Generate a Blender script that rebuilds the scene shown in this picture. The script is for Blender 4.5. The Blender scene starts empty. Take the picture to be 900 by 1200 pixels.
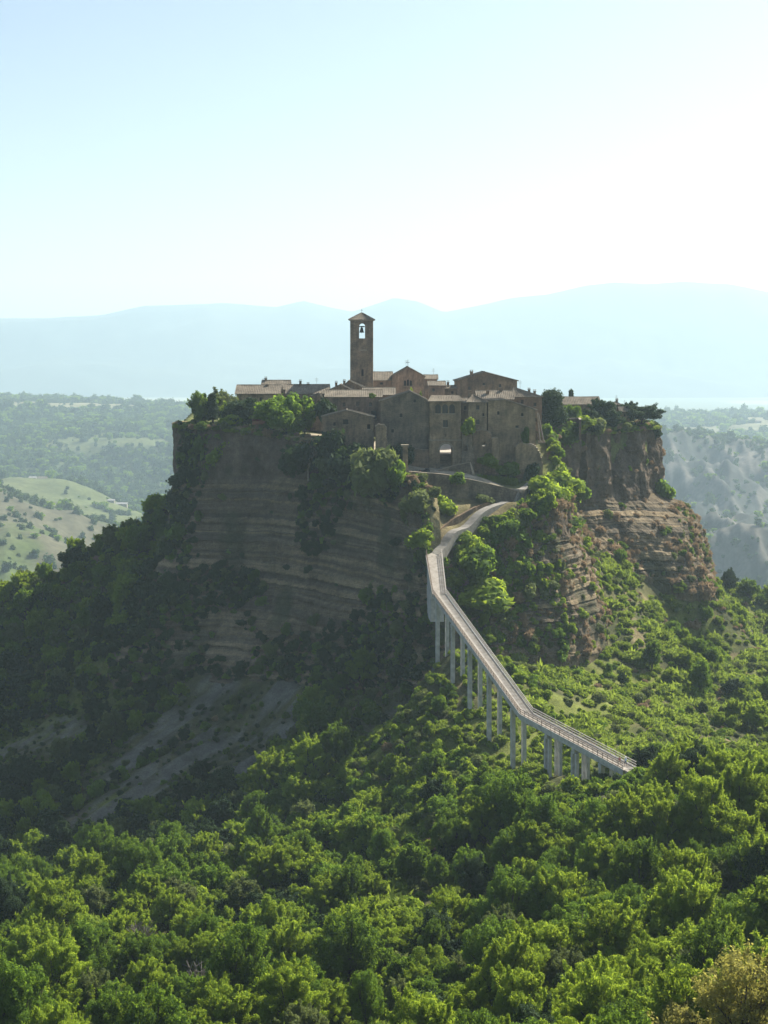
import bpy, bmesh, math, random
import numpy as np
from mathutils import Vector, Matrix
from mathutils.geometry import tessellate_polygon

# ------------------------------------------------------------------ camera, light, exposure
SC = bpy.context.scene
COL = SC.collection
FPX, CX, HY = 1800.0, 450.0, 420.0            # focal length in photo pixels, centre column, row of eye level


def W(px, py, Y):
    """point at distance Y in front of the viewpoint (z = 0 is eye level)"""
    return Vector(((px - CX) * Y / FPX, Y, (HY - py) * Y / FPX))


cd = bpy.data.cameras.new('camera')
cam = bpy.data.objects.new('camera', cd)
COL.objects.link(cam)
cam.location = (0, 0, 0)
cam.rotation_euler = (math.pi / 2, 0, 0)
cd.sensor_fit = 'VERTICAL'
cd.sensor_height = 36.0
cd.sensor_width = 27.0
cd.lens = 36.0 * FPX / 1200.0
cd.shift_y = -(600.0 - HY) / 1200.0
cd.clip_start = 0.5
cd.clip_end = 60000
SC.camera = cam

SUN_AZ, SUN_EL = math.radians(47), math.radians(42)      # azimuth clockwise from the viewing direction
world = bpy.data.worlds.new('World')
SC.world = world
world.use_nodes = True
wn = world.node_tree
for n in list(wn.nodes):
    wn.nodes.remove(n)
sky = wn.nodes.new('ShaderNodeTexSky')
sky.sky_type = 'NISHITA'
sky.sun_disc = False
sky.sun_elevation = SUN_EL
sky.sun_rotation = SUN_AZ
sky.altitude = 300
sky.air_density = 1.0
sky.dust_density = 2.2
sky.ozone_density = 1.0
bg = wn.nodes.new('ShaderNodeBackground')
bg.inputs['Strength'].default_value = 0.062
wo = wn.nodes.new('ShaderNodeOutputWorld')
wn.links.new(sky.outputs['Color'], bg.inputs['Color'])
wn.links.new(bg.outputs['Background'], wo.inputs['Surface'])

sd = bpy.data.lights.new('sun', 'SUN')
sd.energy = 5.0
sd.angle = math.radians(0.53)
sd.color = (1.0, 0.95, 0.85)
sun = bpy.data.objects.new('sun', sd)
COL.objects.link(sun)
to_sun = Vector((math.sin(SUN_AZ) * math.cos(SUN_EL), math.cos(SUN_AZ) * math.cos(SUN_EL), math.sin(SUN_EL)))
sun.rotation_euler = to_sun.to_track_quat('Z', 'Y').to_euler()
sun.location = (200, 300, 300)

SC.view_settings.view_transform = 'Standard'
SC.view_settings.look = 'None'
SC.view_settings.gamma = 1.0
SC.view_settings.use_curve_mapping = False
SC.view_settings.exposure = 1.18

SC.render.engine = 'CYCLES'
cy = SC.cycles
cy.max_bounces = 6
cy.diffuse_bounces = 3
cy.glossy_bounces = 2
cy.transmission_bounces = 4
cy.transparent_max_bounces = 6
cy.volume_bounces = 1
cy.sample_clamp_indirect = 6.0
cy.use_denoising = True
cy.caustics_reflective = False
cy.caustics_refractive = False

rng = np.random.default_rng(7)
random.seed(7)

# ------------------------------------------------------------------ noise


def _hash(ix, iy, iz):
    h = (ix.astype(np.int64) * 374761393 + iy.astype(np.int64) * 668265263 + iz.astype(np.int64) * 2147483647) & 0xFFFFFFFF
    h = ((h ^ (h >> 13)) * 1274126177) & 0xFFFFFFFF
    h = (h ^ (h >> 16)) & 0xFFFFFF
    return h.astype(np.float64) / float(0xFFFFFF)


def vnoise(x, y, z=0.0):
    x = np.asarray(x, float); y = np.asarray(y, float); z = np.zeros_like(x) + z
    fx, fy, fz = np.floor(x), np.floor(y), np.floor(z)
    tx, ty, tz = x - fx, y - fy, z - fz
    tx = tx * tx * (3 - 2 * tx); ty = ty * ty * (3 - 2 * ty); tz = tz * tz * (3 - 2 * tz)
    ix, iy, iz = fx.astype(np.int64), fy.astype(np.int64), fz.astype(np.int64)
    r = 0
    for dz in (0, 1):
        wz = tz if dz else 1 - tz
        for dy in (0, 1):
            wy = ty if dy else 1 - ty
            for dx in (0, 1):
                wx = tx if dx else 1 - tx
                r = r + wx * wy * wz * _hash(ix + dx, iy + dy, iz + dz)
    return r * 2 - 1


def fbm(x, y, z=0.0, oct=4, gain=0.5):
    a, s, t = 1.0, 0.0, 0.0
    x = np.asarray(x, float); y = np.asarray(y, float); z = np.zeros_like(x) + z
    for i in range(oct):
        s = s + a * vnoise(x + 17.3 * i, y - 9.1 * i, z + 4.7 * i)
        t += a
        a *= gain
        x, y, z = x * 2.03, y * 2.03, z * 2.03
    return s / t


def ridged(x, y, z=0.0, oct=4):
    a, s, t = 1.0, 0.0, 0.0
    x = np.asarray(x, float); y = np.asarray(y, float); z = np.zeros_like(x) + z
    for i in range(oct):
        s = s + a * (1 - 2 * np.abs(vnoise(x + 31.7 * i, y + 11.9 * i, z)))
        t += a
        a *= 0.5
        x, y, z = x * 2.05, y * 2.05, z * 2.05
    return s / t


def sstep(a, b, x):
    t = np.clip((np.asarray(x, float) - a) / (b - a), 0, 1)
    return t * t * (3 - 2 * t)


# ------------------------------------------------------------------ materials
MATS = {}


def new_mat(name):
    m = bpy.data.materials.new(name)
    m.use_nodes = True
    nt = m.node_tree
    for n in list(nt.nodes):
        nt.nodes.remove(n)
    out = nt.nodes.new('ShaderNodeOutputMaterial')
    MATS[name] = m
    return m, nt, out


def N(nt, typ, **kw):
    n = nt.nodes.new(typ)
    for k, v in kw.items():
        if k.startswith('i_'):
            key = k[2:]
            key = int(key) if key.isdigit() else key.replace('_', ' ')
            n.inputs[key].default_value = v
        else:
            setattr(n, k, v)
    return n


def ramp(nt, fac, stops):
    r = nt.nodes.new('ShaderNodeValToRGB')
    while len(r.color_ramp.elements) > 1:
        r.color_ramp.elements.remove(r.color_ramp.elements[-1])
    r.color_ramp.elements[0].position = stops[0][0]
    r.color_ramp.elements[0].color = (*stops[0][1], 1)
    for p, c in stops[1:]:
        e = r.color_ramp.elements.new(p)
        e.color = (*c, 1)
    nt.links.new(fac, r.inputs['Fac'])
    return r.outputs['Color']


def mixc(nt, fac, a, b, mode='MIX'):
    m = nt.nodes.new('ShaderNodeMix')
    m.data_type = 'RGBA'
    m.blend_type = mode
    for sock, v in ((m.inputs['Factor'], fac), (m.inputs['A'], a), (m.inputs['B'], b)):
        pass
    ins = [s for s in m.inputs if s.enabled]
    for s, v in zip(ins, (fac, a, b)):
        if hasattr(v, 'links') or isinstance(v, bpy.types.NodeSocket):
            nt.links.new(v, s)
        elif isinstance(v, (int, float)):
            s.default_value = v
        else:
            s.default_value = (*v, 1)
    return [s for s in m.outputs if s.enabled][0]


def noise_fac(nt, scale, detail=4, coord='Object', rough=0.6, vec_scale=None):
    tc = nt.nodes.new('ShaderNodeTexCoord')
    v = tc.outputs[coord]
    if vec_scale:
        mp = nt.nodes.new('ShaderNodeMapping')
        mp.inputs['Scale'].default_value = vec_scale
        nt.links.new(v, mp.inputs['Vector'])
        v = mp.outputs['Vector']
    n = N(nt, 'ShaderNodeTexNoise', i_Scale=scale, i_Detail=detail, i_Roughness=rough)
    nt.links.new(v, n.inputs['Vector'])
    return n.outputs['Fac']


def finish(nt, out, color, rough=0.95, bump=None, strength=0.5, dist=0.1, spec=0.15):
    p = nt.nodes.new('ShaderNodeBsdfPrincipled')
    p.inputs['Roughness'].default_value = rough
    p.inputs['Specular IOR Level'].default_value = spec
    if isinstance(color, bpy.types.NodeSocket):
        nt.links.new(color, p.inputs['Base Color'])
    else:
        p.inputs['Base Color'].default_value = (*color, 1)
    if bump is not None:
        b = N(nt, 'ShaderNodeBump', i_Strength=strength, i_Distance=dist)
        nt.links.new(bump, b.inputs['Height'])
        nt.links.new(b.outputs['Normal'], p.inputs['Normal'])
    nt.links.new(p.outputs['BSDF'], out.inputs['Surface'])
    return p


def simple(name, c1, c2=None, scale=1.0, rough=0.9, bump=0.3, dist=0.05, detail=5, coord='Object', spec=0.2):
    m, nt, out = new_mat(name)
    if c2 is None:
        c2 = tuple(v * 0.7 for v in c1)
    f = noise_fac(nt, scale, detail, coord)
    col = ramp(nt, f, [(0.3, c2), (0.7, c1)])
    finish(nt, out, col, rough, f, bump, dist, spec)
    return m


def attr_color(name, attr='tint', scale=1.2, bump=0.6, dist=0.25, lo=0.7, hi=1.25, rough=1.0, fine=6.0):
    """colour stored on the mesh (soil, rock beds, meadow) broken up by fine grain"""
    m, nt, out = new_mat(name)
    a = N(nt, 'ShaderNodeAttribute', attribute_name=attr)
    f = noise_fac(nt, scale, 6)
    g = noise_fac(nt, fine, 4)
    s = ramp(nt, f, [(0.25, (lo,) * 3), (0.75, (hi,) * 3)])
    s2 = ramp(nt, g, [(0.25, (lo,) * 3), (0.75, (hi,) * 3)])
    c = mixc(nt, 1.0, a.outputs['Color'], s, 'MULTIPLY')
    c = mixc(nt, 1.0, c, s2, 'MULTIPLY')
    mx = N(nt, 'ShaderNodeMath', operation='ADD')
    nt.links.new(f, mx.inputs[0]); nt.links.new(g, mx.inputs[1])
    finish(nt, out, c, rough, mx.outputs[0], bump, dist, 0.05)
    return m


def foliage(name, dark, light, glow, trans=0.42):
    m, nt, out = new_mat(name)
    a = N(nt, 'ShaderNodeAttribute', attribute_name='tone')
    oi = N(nt, 'ShaderNodeObjectInfo')
    ad = N(nt, 'ShaderNodeMath', operation='MULTIPLY_ADD', i_1=0.5)
    nt.links.new(a.outputs['Fac'], ad.inputs[0])
    h = N(nt, 'ShaderNodeMath', operation='MULTIPLY', i_1=0.5)
    nt.links.new(oi.outputs['Random'], h.inputs[0])
    nt.links.new(h.outputs[0], ad.inputs[2])
    c = ramp(nt, ad.outputs[0], [(0.1, dark), (0.85, light)])
    d = N(nt, 'ShaderNodeBsdfPrincipled', i_Roughness=0.75)
    d.inputs['Specular IOR Level'].default_value = 0.10
    nt.links.new(c, d.inputs['Base Color'])
    t = N(nt, 'ShaderNodeBsdfTranslucent')
    tcol = mixc(nt, 0.55, c, glow)
    nt.links.new(tcol, t.inputs['Color'])
    mx = N(nt, 'ShaderNodeMixShader', i_0=trans)
    nt.links.new(d.outputs[0], mx.inputs[1]); nt.links.new(t.outputs[0], mx.inputs[2])
    nt.links.new(mx.outputs[0], out.inputs['Surface'])
    return m


def stone_mat(name, c1, c2, c3, sx=1.6, sy=0.32):
    """coursed rubble wall"""
    m, nt, out = new_mat(name)
    tc = nt.nodes.new('ShaderNodeTexCoord')
    geo = nt.nodes.new('ShaderNodeNewGeometry')
    sep = nt.nodes.new('ShaderNodeSeparateXYZ')
    nt.links.new(tc.outputs['Object'], sep.inputs[0])
    ad = N(nt, 'ShaderNodeMath', operation='ADD')
    nt.links.new(sep.outputs[0], ad.inputs[0]); nt.links.new(sep.outputs[1], ad.inputs[1])
    cmb = nt.nodes.new('ShaderNodeCombineXYZ')
    nt.links.new(ad.outputs[0], cmb.inputs[0]); nt.links.new(sep.outputs[2], cmb.inputs[1])
    br = N(nt, 'ShaderNodeTexBrick', i_Scale=1.0)
    br.inputs['Brick Width'].default_value = 0.62
    br.inputs['Row Height'].default_value = sy
    br.inputs['Mortar Size'].default_value = 0.03
    br.inputs['Color1'].default_value = (*c1, 1)
    br.inputs['Color2'].default_value = (*c2, 1)
    br.inputs['Mortar'].default_value = (*c3, 1)
    nt.links.new(cmb.outputs[0], br.inputs['Vector'])
    f = noise_fac(nt, 0.22, 5)
    g = noise_fac(nt, 1.7, 5)
    st = noise_fac(nt, 0.5, 5, vec_scale=(1.6, 1.6, 0.25))
    s = ramp(nt, f, [(0.34, (0.55, 0.55, 0.54)), (0.5, (0.95, 0.92, 0.88)), (0.66, (1.4, 1.32, 1.2))])
    s2 = ramp(nt, g, [(0.3, (0.75,) * 3), (0.7, (1.25,) * 3)])
    s3 = ramp(nt, st, [(0.35, (0.66, 0.68, 0.66)), (0.62, (1.08,) * 3)])
    c = mixc(nt, 1.0, br.outputs['Color'], s, 'MULTIPLY')
    c = mixc(nt, 1.0, c, s2, 'MULTIPLY')
    c = mixc(nt, 1.0, c, s3, 'MULTIPLY')
    mx = N(nt, 'ShaderNodeMath', operation='SUBTRACT')
    nt.links.new(g, mx.inputs[0]); nt.links.new(br.outputs['Fac'], mx.inputs[1])
    finish(nt, out, c, 0.97, mx.outputs[0], 0.6, 0.12, 0.05)
    return m


stone_mat('stone_ochre', (0.35, 0.26, 0.165), (0.26, 0.19, 0.125), (0.36, 0.30, 0.22))
stone_mat('stone_brown', (0.27, 0.19, 0.125), (0.20, 0.14, 0.095), (0.27, 0.22, 0.16))
stone_mat('stone_grey', (0.235, 0.195, 0.145), (0.165, 0.135, 0.10), (0.24, 0.20, 0.155))
stone_mat('brick_red', (0.29, 0.17, 0.11), (0.23, 0.135, 0.09), (0.31, 0.25, 0.19), sy=0.12)
stone_mat('plaster_pink', (0.34, 0.235, 0.17), (0.31, 0.215, 0.155), (0.32, 0.225, 0.165))
simple('farm_plaster', (0.32, 0.275, 0.215), (0.24, 0.205, 0.16), 0.6)
simple('pale_roof', (0.34, 0.33, 0.31), (0.25, 0.24, 0.23), 0.4)
simple('dark_opening', (0.02, 0.018, 0.016), (0.012, 0.012, 0.012), 2.0)
simple('shutter', (0.09, 0.06, 0.04), None, 3.0)
simple('trim_stone', (0.36, 0.30, 0.22), (0.26, 0.21, 0.15), 1.6)
simple('concrete', (0.42, 0.41, 0.38), (0.30, 0.295, 0.275), 0.7, bump=0.25)
simple('concrete_pier', (0.54, 0.53, 0.50), (0.30, 0.295, 0.275), 0.8, bump=0.35)
simple('deck_surface', (0.42, 0.375, 0.315), (0.23, 0.20, 0.165), 0.9, bump=0.3)
simple('cobble', (0.30, 0.275, 0.24), (0.185, 0.17, 0.145), 1.1, bump=0.6)
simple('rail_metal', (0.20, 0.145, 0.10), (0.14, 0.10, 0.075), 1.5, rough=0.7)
simple('rail_lit_look', (0.50, 0.46, 0.40), (0.38, 0.34, 0.29), 1.5, rough=0.7)
simple('bell_bronze', (0.05, 0.06, 0.05), None, 3.0, rough=0.5)
simple('iron', (0.05, 0.05, 0.05), None, 3.0, rough=0.6)
simple('bark', (0.10, 0.075, 0.055), (0.05, 0.04, 0.03), 3.0, bump=0.8)
simple('bark_pale', (0.30, 0.26, 0.21), (0.18, 0.155, 0.125), 3.0, bump=0.8)
simple('white_canvas', (0.80, 0.80, 0.78), (0.74, 0.74, 0.72), 2.0)
simple('red_petals', (0.45, 0.10, 0.07), (0.30, 0.07, 0.05), 4.0)
simple('terracotta', (0.36, 0.17, 0.10), (0.28, 0.13, 0.08), 3.0)
simple('grey_paint', (0.35, 0.36, 0.38), (0.3, 0.31, 0.33), 1.0, rough=0.5)
simple('dark_paint', (0.03, 0.035, 0.045), None, 2.0, rough=0.4)
simple('red_paint', (0.40, 0.10, 0.08), None, 2.0, rough=0.45)
simple('rubber', (0.02, 0.02, 0.02), None, 2.0)
simple('skin', (0.48, 0.30, 0.22), (0.44, 0.27, 0.2), 2.0)
simple('cloth_blue', (0.50, 0.62, 0.80), (0.42, 0.54, 0.72), 2.0)
simple('cloth_pink', (0.55, 0.22, 0.20), (0.48, 0.18, 0.17), 2.0)
simple('cloth_dark', (0.05, 0.06, 0.09), None, 2.0)
simple('cloth_beige', (0.40, 0.34, 0.26), None, 2.0)
simple('hair', (0.04, 0.03, 0.02), None, 2.0)
simple('white_paint', (0.8, 0.8, 0.8), (0.72, 0.72, 0.72), 1.0, rough=0.4)

m, nt, out = new_mat('window_glass')
gp = finish(nt, out, (0.03, 0.035, 0.04), 0.25, None, spec=0.4)

m, nt, out = new_mat('roof_tile')
tc = nt.nodes.new('ShaderNodeTexCoord')
f1 = noise_fac(nt, 0.35, 5)
f2 = noise_fac(nt, 3.0, 4)
c = ramp(nt, f1, [(0.25, (0.125, 0.105, 0.08)), (0.5, (0.20, 0.168, 0.125)), (0.75, (0.27, 0.23, 0.175))])
s = ramp(nt, f2, [(0.3, (0.6,) * 3), (0.7, (1.3,) * 3)])
c = mixc(nt, 1.0, c, s, 'MULTIPLY')
finish(nt, out, c, 0.95, f2, 0.6, 0.08, 0.1)

foliage('leaf_mid', (0.018, 0.044, 0.007), (0.122, 0.210, 0.021), (0.34, 0.50, 0.038), .50)
foliage('leaf_bright', (0.052, 0.102, 0.010), (0.205, 0.290, 0.028), (0.55, 0.68, 0.05), .52)
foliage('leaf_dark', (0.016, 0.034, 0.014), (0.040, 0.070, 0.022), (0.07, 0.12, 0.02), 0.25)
foliage('leaf_olive', (0.060, 0.080, 0.028), (0.150, 0.180, 0.060), (0.28, 0.34, 0.07), 0.42)
foliage('leaf_gold', (0.13, 0.13, 0.035), (0.30, 0.28, 0.08), (0.60, 0.55, 0.10), 0.5)
foliage('leaf_far', (0.030, 0.058, 0.020), (0.070, 0.115, 0.035), (0.14, 0.20, 0.04), 0.25)
foliage('dry_grass', (0.22, 0.15, 0.085), (0.40, 0.29, 0.18), (0.45, 0.32, 0.18), 0.3)
foliage('green_grass', (0.11, 0.16, 0.02), (0.24, 0.30, 0.05), (0.46, 0.58, 0.06), 0.45)

attr_color('soil', scale=0.35, fine=2.2, lo=0.62, hi=1.35, bump=0.8, dist=0.3)
attr_color('rock', scale=0.5, fine=2.6, lo=0.62, hi=1.36, bump=0.9, dist=0.35)
attr_color('far_land', scale=0.02, fine=0.12, lo=0.72, hi=1.28, bump=0.3, dist=2.0)
attr_color('mountain_land', scale=0.002, fine=0.01, lo=0.85, hi=1.15, bump=0.2, dist=10)

# ------------------------------------------------------------------ object helpers


def link(name, me, mat=None, parent=None, loc=None):
    o = bpy.data.objects.new(name, me)
    COL.objects.link(o)
    if mat is not None and me is not None and len(me.materials) == 0:
        me.materials.append(MATS[mat] if isinstance(mat, str) else mat)
    if parent is not None:
        o.parent = parent
    if loc is not None:
        o.location = loc
    return o


def empty(name, loc=(0, 0, 0), rz=0.0):
    o = bpy.data.objects.new(name, None)
    COL.objects.link(o)
    o.location = loc
    o.rotation_euler = (0, 0, rz)
    o.empty_display_size = 0.5
    return o


def tag(o, label=None, cat=None, group=None, kind=None):
    if label: o['label'] = label
    if cat: o['category'] = cat
    if group: o['group'] = group
    if kind: o['kind'] = kind
    return o


def grid_mesh(name, P, tint=None, smooth=True, extra=None):
    """P: (n, m, 3) grid of points"""
    n, m_, _ = P.shape
    me = bpy.data.meshes.new(name)
    me.vertices.add(n * m_)
    me.vertices.foreach_set('co', P.reshape(-1, 3).astype(np.float32).ravel())
    i = np.arange(n * m_).reshape(n, m_)
    q = np.stack([i[:-1, :-1], i[:-1, 1:], i[1:, 1:], i[1:, :-1]], -1).reshape(-1, 4)
    me.loops.add(len(q) * 4)
    me.polygons.add(len(q))
    me.loops.foreach_set('vertex_index', q.ravel().astype(np.int32))
    me.polygons.foreach_set('loop_start', (np.arange(len(q)) * 4).astype(np.int32))
    me.polygons.foreach_set('loop_total', np.full(len(q), 4, np.int32))
    me.polygons.foreach_set('use_smooth', np.full(len(q), smooth, bool))
    me.update(calc_edges=True)
    if tint is not None:
        a = me.attributes.new('tint', 'FLOAT_COLOR', 'POINT')
        c = np.ones((n * m_, 4), np.float32)
        c[:, :3] = tint.reshape(-1, 3)
        a.data.foreach_set('color', c.ravel())
    me.validate()
    return me


def pyd(name, V, F, smooth=False):
    me = bpy.data.meshes.new(name)
    me.from_pydata([tuple(v) for v in V], [], [tuple(f) for f in F])
    me.update()
    if smooth:
        me.polygons.foreach_set('use_smooth', np.ones(len(me.polygons), bool))
    return me


class MB:
    """collects boxes, prisms, tubes into one mesh"""

    def __init__(self):
        self.V, self.F = [], []

    def add(self, V, F):
        b = len(self.V)
        self.V += [tuple(v) for v in V]
        self.F += [tuple(i + b for i in f) for f in F]
        return self

    def box(self, x0, x1, y0, y1, z0, z1):
        V = [(x0, y0, z0), (x1, y0, z0), (x1, y1, z0), (x0, y1, z0), (x0, y0, z1), (x1, y0, z1), (x1, y1, z1), (x0, y1, z1)]
        return self.add(V, [(0, 3, 2, 1), (4, 5, 6, 7), (0, 1, 5, 4), (1, 2, 6, 5), (2, 3, 7, 6), (3, 0, 4, 7)])

    def prism_y(self, poly, y0, y1, caps=True):
        """poly: (x,z) counter-clockwise seen from -y"""
        n = len(poly)
        V = [(x, y0, z) for x, z in poly] + [(x, y1, z) for x, z in poly]
        F = [(i, (i + 1) % n, n + (i + 1) % n, n + i) for i in range(n)]
        F = [(a, d, c, b) for a, b, c, d in F]
        if caps:
            tri = tessellate_polygon([[Vector((x, z, 0)) for x, z in poly]])
            for t in tri:
                F.append(tuple(t)); F.append(tuple(n + i for i in reversed(t)))
        return self.add(V, F)

    def panel(self, poly, holes, y0, y1):
        """wall panel with openings, in the x-z plane, y0 (front) to y1"""
        loops = [poly] + holes
        flat = [p for l in loops for p in l]
        n = len(flat)
        tri = tessellate_polygon([[Vector((x, z, 0)) for x, z in l] for l in loops])
        V = [(x, y0, z) for x, z in flat] + [(x, y1, z) for x, z in flat]
        F = [tuple(t) for t in tri] + [tuple(n + i for i in reversed(t)) for t in tri]
        b = 0
        for l in loops:
            k = len(l)
            for i in range(k):
                a, c = b + i, b + (i + 1) % k
                F.append((a, c, n + c, n + a))
            b += k
        return self.add(V, F)

    def tube(self, pts, radii, seg=7, close=True):
        pts = [Vector(p) for p in pts]
        base = len(self.V)
        for i, p in enumerate(pts):
            d = (pts[min(i + 1, len(pts) - 1)] - pts[max(i - 1, 0)])
            if d.length < 1e-6: d = Vector((0, 0, 1))
            d.normalize()
            a = d.cross(Vector((0.31, 0.87, 0.12)))
            if a.length < 1e-3: a = d.cross(Vector((1, 0, 0)))
            a.normalize(); b = d.cross(a)
            for k in range(seg):
                t = 2 * math.pi * k / seg
                self.V.append(tuple(p + (a * math.cos(t) + b * math.sin(t)) * radii[i]))
        for i in range(len(pts) - 1):
            for k in range(seg):
                k2 = (k + 1) % seg
                self.F.append((base + i * seg + k, base + i * seg + k2, base + (i + 1) * seg + k2, base + (i + 1) * seg + k))
        if close:
            self.F.append(tuple(base + k for k in reversed(range(seg))))
            self.F.append(tuple(base + (len(pts) - 1) * seg + k for k in range(seg)))
        return self

    def lathe(self, prof, cx=0, cy_=0, seg=16):
        base = len(self.V)
        for r, z in prof:
            for k in range(seg):
                t = 2 * math.pi * k / seg
                self.V.append((cx + r * math.cos(t), cy_ + r * math.sin(t), z))
        for i in range(len(prof) - 1):
            for k in range(seg):
                k2 = (k + 1) % seg
                self.F.append((base + i * seg + k, base + i * seg + k2, base + (i + 1) * seg + k2, base + (i + 1) * seg + k))
        self.F.append(tuple(base + k for k in reversed(range(seg))))
        self.F.append(tuple(base + (len(prof) - 1) * seg + k for k in range(seg)))
        return self

    def mesh(self, name, smooth=False):
        me = pyd(name, self.V, self.F, smooth)
        bm = bmesh.new(); bm.from_mesh(me)
        bmesh.ops.recalc_face_normals(bm, faces=bm.faces)
        bm.to_mesh(me); bm.free()
        return me

    def build(self, name, mat, parent=None, loc=None, smooth=False):
        return link(name, self.mesh(name, smooth), mat, parent, loc)


def copy_tree(o, parent=None):
    c = o.copy()
    COL.objects.link(c)
    if parent is not None:
        c.parent = parent
    for ch in list(o.children):
        copy_tree(ch, c)
    return c


# ------------------------------------------------------------------ the butte: cliff control columns
# each column: top rim, foot of the tuff cap, knee of the bedded clay, toe   (photo column, photo row, distance)
def C4(top, mid, knee, toe):
    return [W(*top), W(*mid), W(*knee), W(*toe)]


CLIFF = [
    C4((222, 492, 600), (216, 560, 602), (205, 600, 606), (190, 650, 610)),
    C4((213, 494, 535), (208, 562, 535), (200, 600, 537), (182, 645, 540)),
    C4((206, 497, 488), (208, 562, 487), (208, 600, 485), (206, 640, 483)),
    C4((226, 500, 477), (232, 570, 473), (222, 680, 462), (130, 790, 450)),
    C4((300, 506, 468), (302, 566, 464), (296, 690, 452), (250, 800, 436)),
    C4((370, 520, 455), (372, 562, 452), (370, 690, 441), (345, 805, 424)),
    C4((430, 545, 438), (432, 580, 435), (432, 690, 426), (425, 810, 412)),
    C4((478, 562, 420), (482, 596, 417), (486, 690, 412), (488, 805, 404)),
    C4((494, 590, 414), (497, 620, 412), (499, 690, 409), (506, 785, 402)),
    C4((503, 652, 409), (508, 670, 408), (512, 705, 406), (522, 770, 399)),
    C4((545, 655, 414), (548, 672, 413), (552, 700, 411), (560, 765, 403)),
    C4((590, 625, 420), (594, 650, 419), (597, 690, 417), (606, 768, 411)),
    C4((640, 594, 428), (646, 630, 427), (653, 690, 425), (678, 772, 418)),
    C4((664, 582, 442), (672, 630, 442), (686, 680, 440), (714, 742, 436)),
    C4((662, 556, 468), (672, 600, 468), (684, 625, 467), (702, 660, 467)),
    C4((645, 517, 474), (650, 572, 475), (660, 610, 478), (690, 642, 481)),
    C4((672, 507, 496), (676, 592, 494), (684, 618, 491), (720, 655, 487)),
    C4((712, 506, 508), (716, 590, 506), (738, 626, 500), (775, 685, 496)),
    C4((750, 502, 520), (754, 584, 518), (792, 618, 510), (826, 698, 502)),
    C4((769, 500, 534), (772, 575, 534), (812, 606, 526), (834, 690, 518)),
    C4((768, 500, 580), (772, 580, 582), (806, 606, 584), (836, 690, 588)),
    C4((752, 498, 630), (758, 580, 634), (790, 610, 640), (830, 690, 650)),
]
CL = np.array([[list(p) for p in c] for c in CLIFF])          # (ncol, 4, 3)


def catmull(P, ts):
    n = len(P)
    i = np.clip(np.floor(ts).astype(int), 0, n - 2)
    t = (ts - i)[:, None]
    p0 = P[np.clip(i - 1, 0, n - 1)]; p1 = P[i]; p2 = P[i + 1]; p3 = P[np.clip(i + 2, 0, n - 1)]
    k = 0.5
    m1 = (p2 - p0) * k * 0.8; m2 = (p3 - p1) * k * 0.8
    return (2 * t**3 - 3 * t**2 + 1) * p1 + (t**3 - 2 * t**2 + t) * m1 + (-2 * t**3 + 3 * t**2) * p2 + (t**3 - t**2) * m2


seg_len = np.linalg.norm(np.diff(CL[:, 2, :2], axis=0), axis=1)
u_par = []
for i, L in enumerate(seg_len):
    step = 0.55 if 2 <= i <= 19 else 1.6
    k = max(2, int(L / step))
    u_par += list(i + np.arange(k) / k)
u_par.append(len(CL) - 1)
u_par = np.array(u_par)
RIM = [catmull(CL[:, r, :], u_par) for r in range(4)]          # four guide curves


def in_poly(x, y, poly):
    inside = np.zeros(x.shape, bool)
    px, py = poly[:, 0], poly[:, 1]
    j = len(poly) - 1
    for i in range(len(poly)):
        c = ((py[i] > y) != (py[j] > y)) & (x < (px[j] - px[i]) * (y - py[i]) / (py[j] - py[i] + 1e-12) + px[i])
        inside ^= c
        j = i
    return inside


# plan outline of the top, pulled in behind the rim
top_c = RIM[0][:, :2]
tg = np.gradient(top_c, axis=0)
tg /= np.linalg.norm(tg, axis=1)[:, None] + 1e-9
for _ in range(6):
    tg[1:-1] = (tg[:-2] + tg[1:-1] * 2 + tg[2:]) / 4
OUTN = np.stack([tg[:, 1], -tg[:, 0]], 1)
OUTN /= np.linalg.norm(OUTN, axis=1)[:, None]
PLAN = np.concatenate([top_c - OUTN * 1.6, [[92, 700], [-70, 700]]])


class RBF:
    def __init__(self, pts, c=6.0):
        p = np.array(pts, float)
        self.X, self.c = p[:, :2], c
        d = np.sqrt(((self.X[:, None] - self.X[None]) ** 2).sum(-1) + c * c)
        n = len(p)
        A = np.zeros((n + 3, n + 3))
        A[:n, :n] = d + np.eye(n) * 1e-3
        A[:n, n] = 1; A[n, :n] = 1
        A[:n, n + 1:] = self.X; A[n + 1:, :n] = self.X.T
        b = np.zeros(n + 3); b[:n] = p[:, 2]
        self.w = np.linalg.solve(A, b)

    def __call__(self, x, y):
        x = np.asarray(x, float); y = np.asarray(y, float)
        sh = x.shape
        x, y = x.ravel(), y.ravel()
        r = np.empty(len(x))
        n = len(self.X)
        for s in range(0, len(x), 40000):
            a, b = x[s:s + 40000], y[s:s + 40000]
            d = np.sqrt((a[:, None] - self.X[None, :, 0]) ** 2 + (b[:, None] - self.X[None, :, 1]) ** 2 + self.c ** 2)
            r[s:s + 40000] = d @ self.w[:n] + self.w[n] + a * self.w[n + 1] + b * self.w[n + 2]
        return r.reshape(sh)


def pts(*a):
    return [tuple(W(*q)) for q in a]


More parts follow.
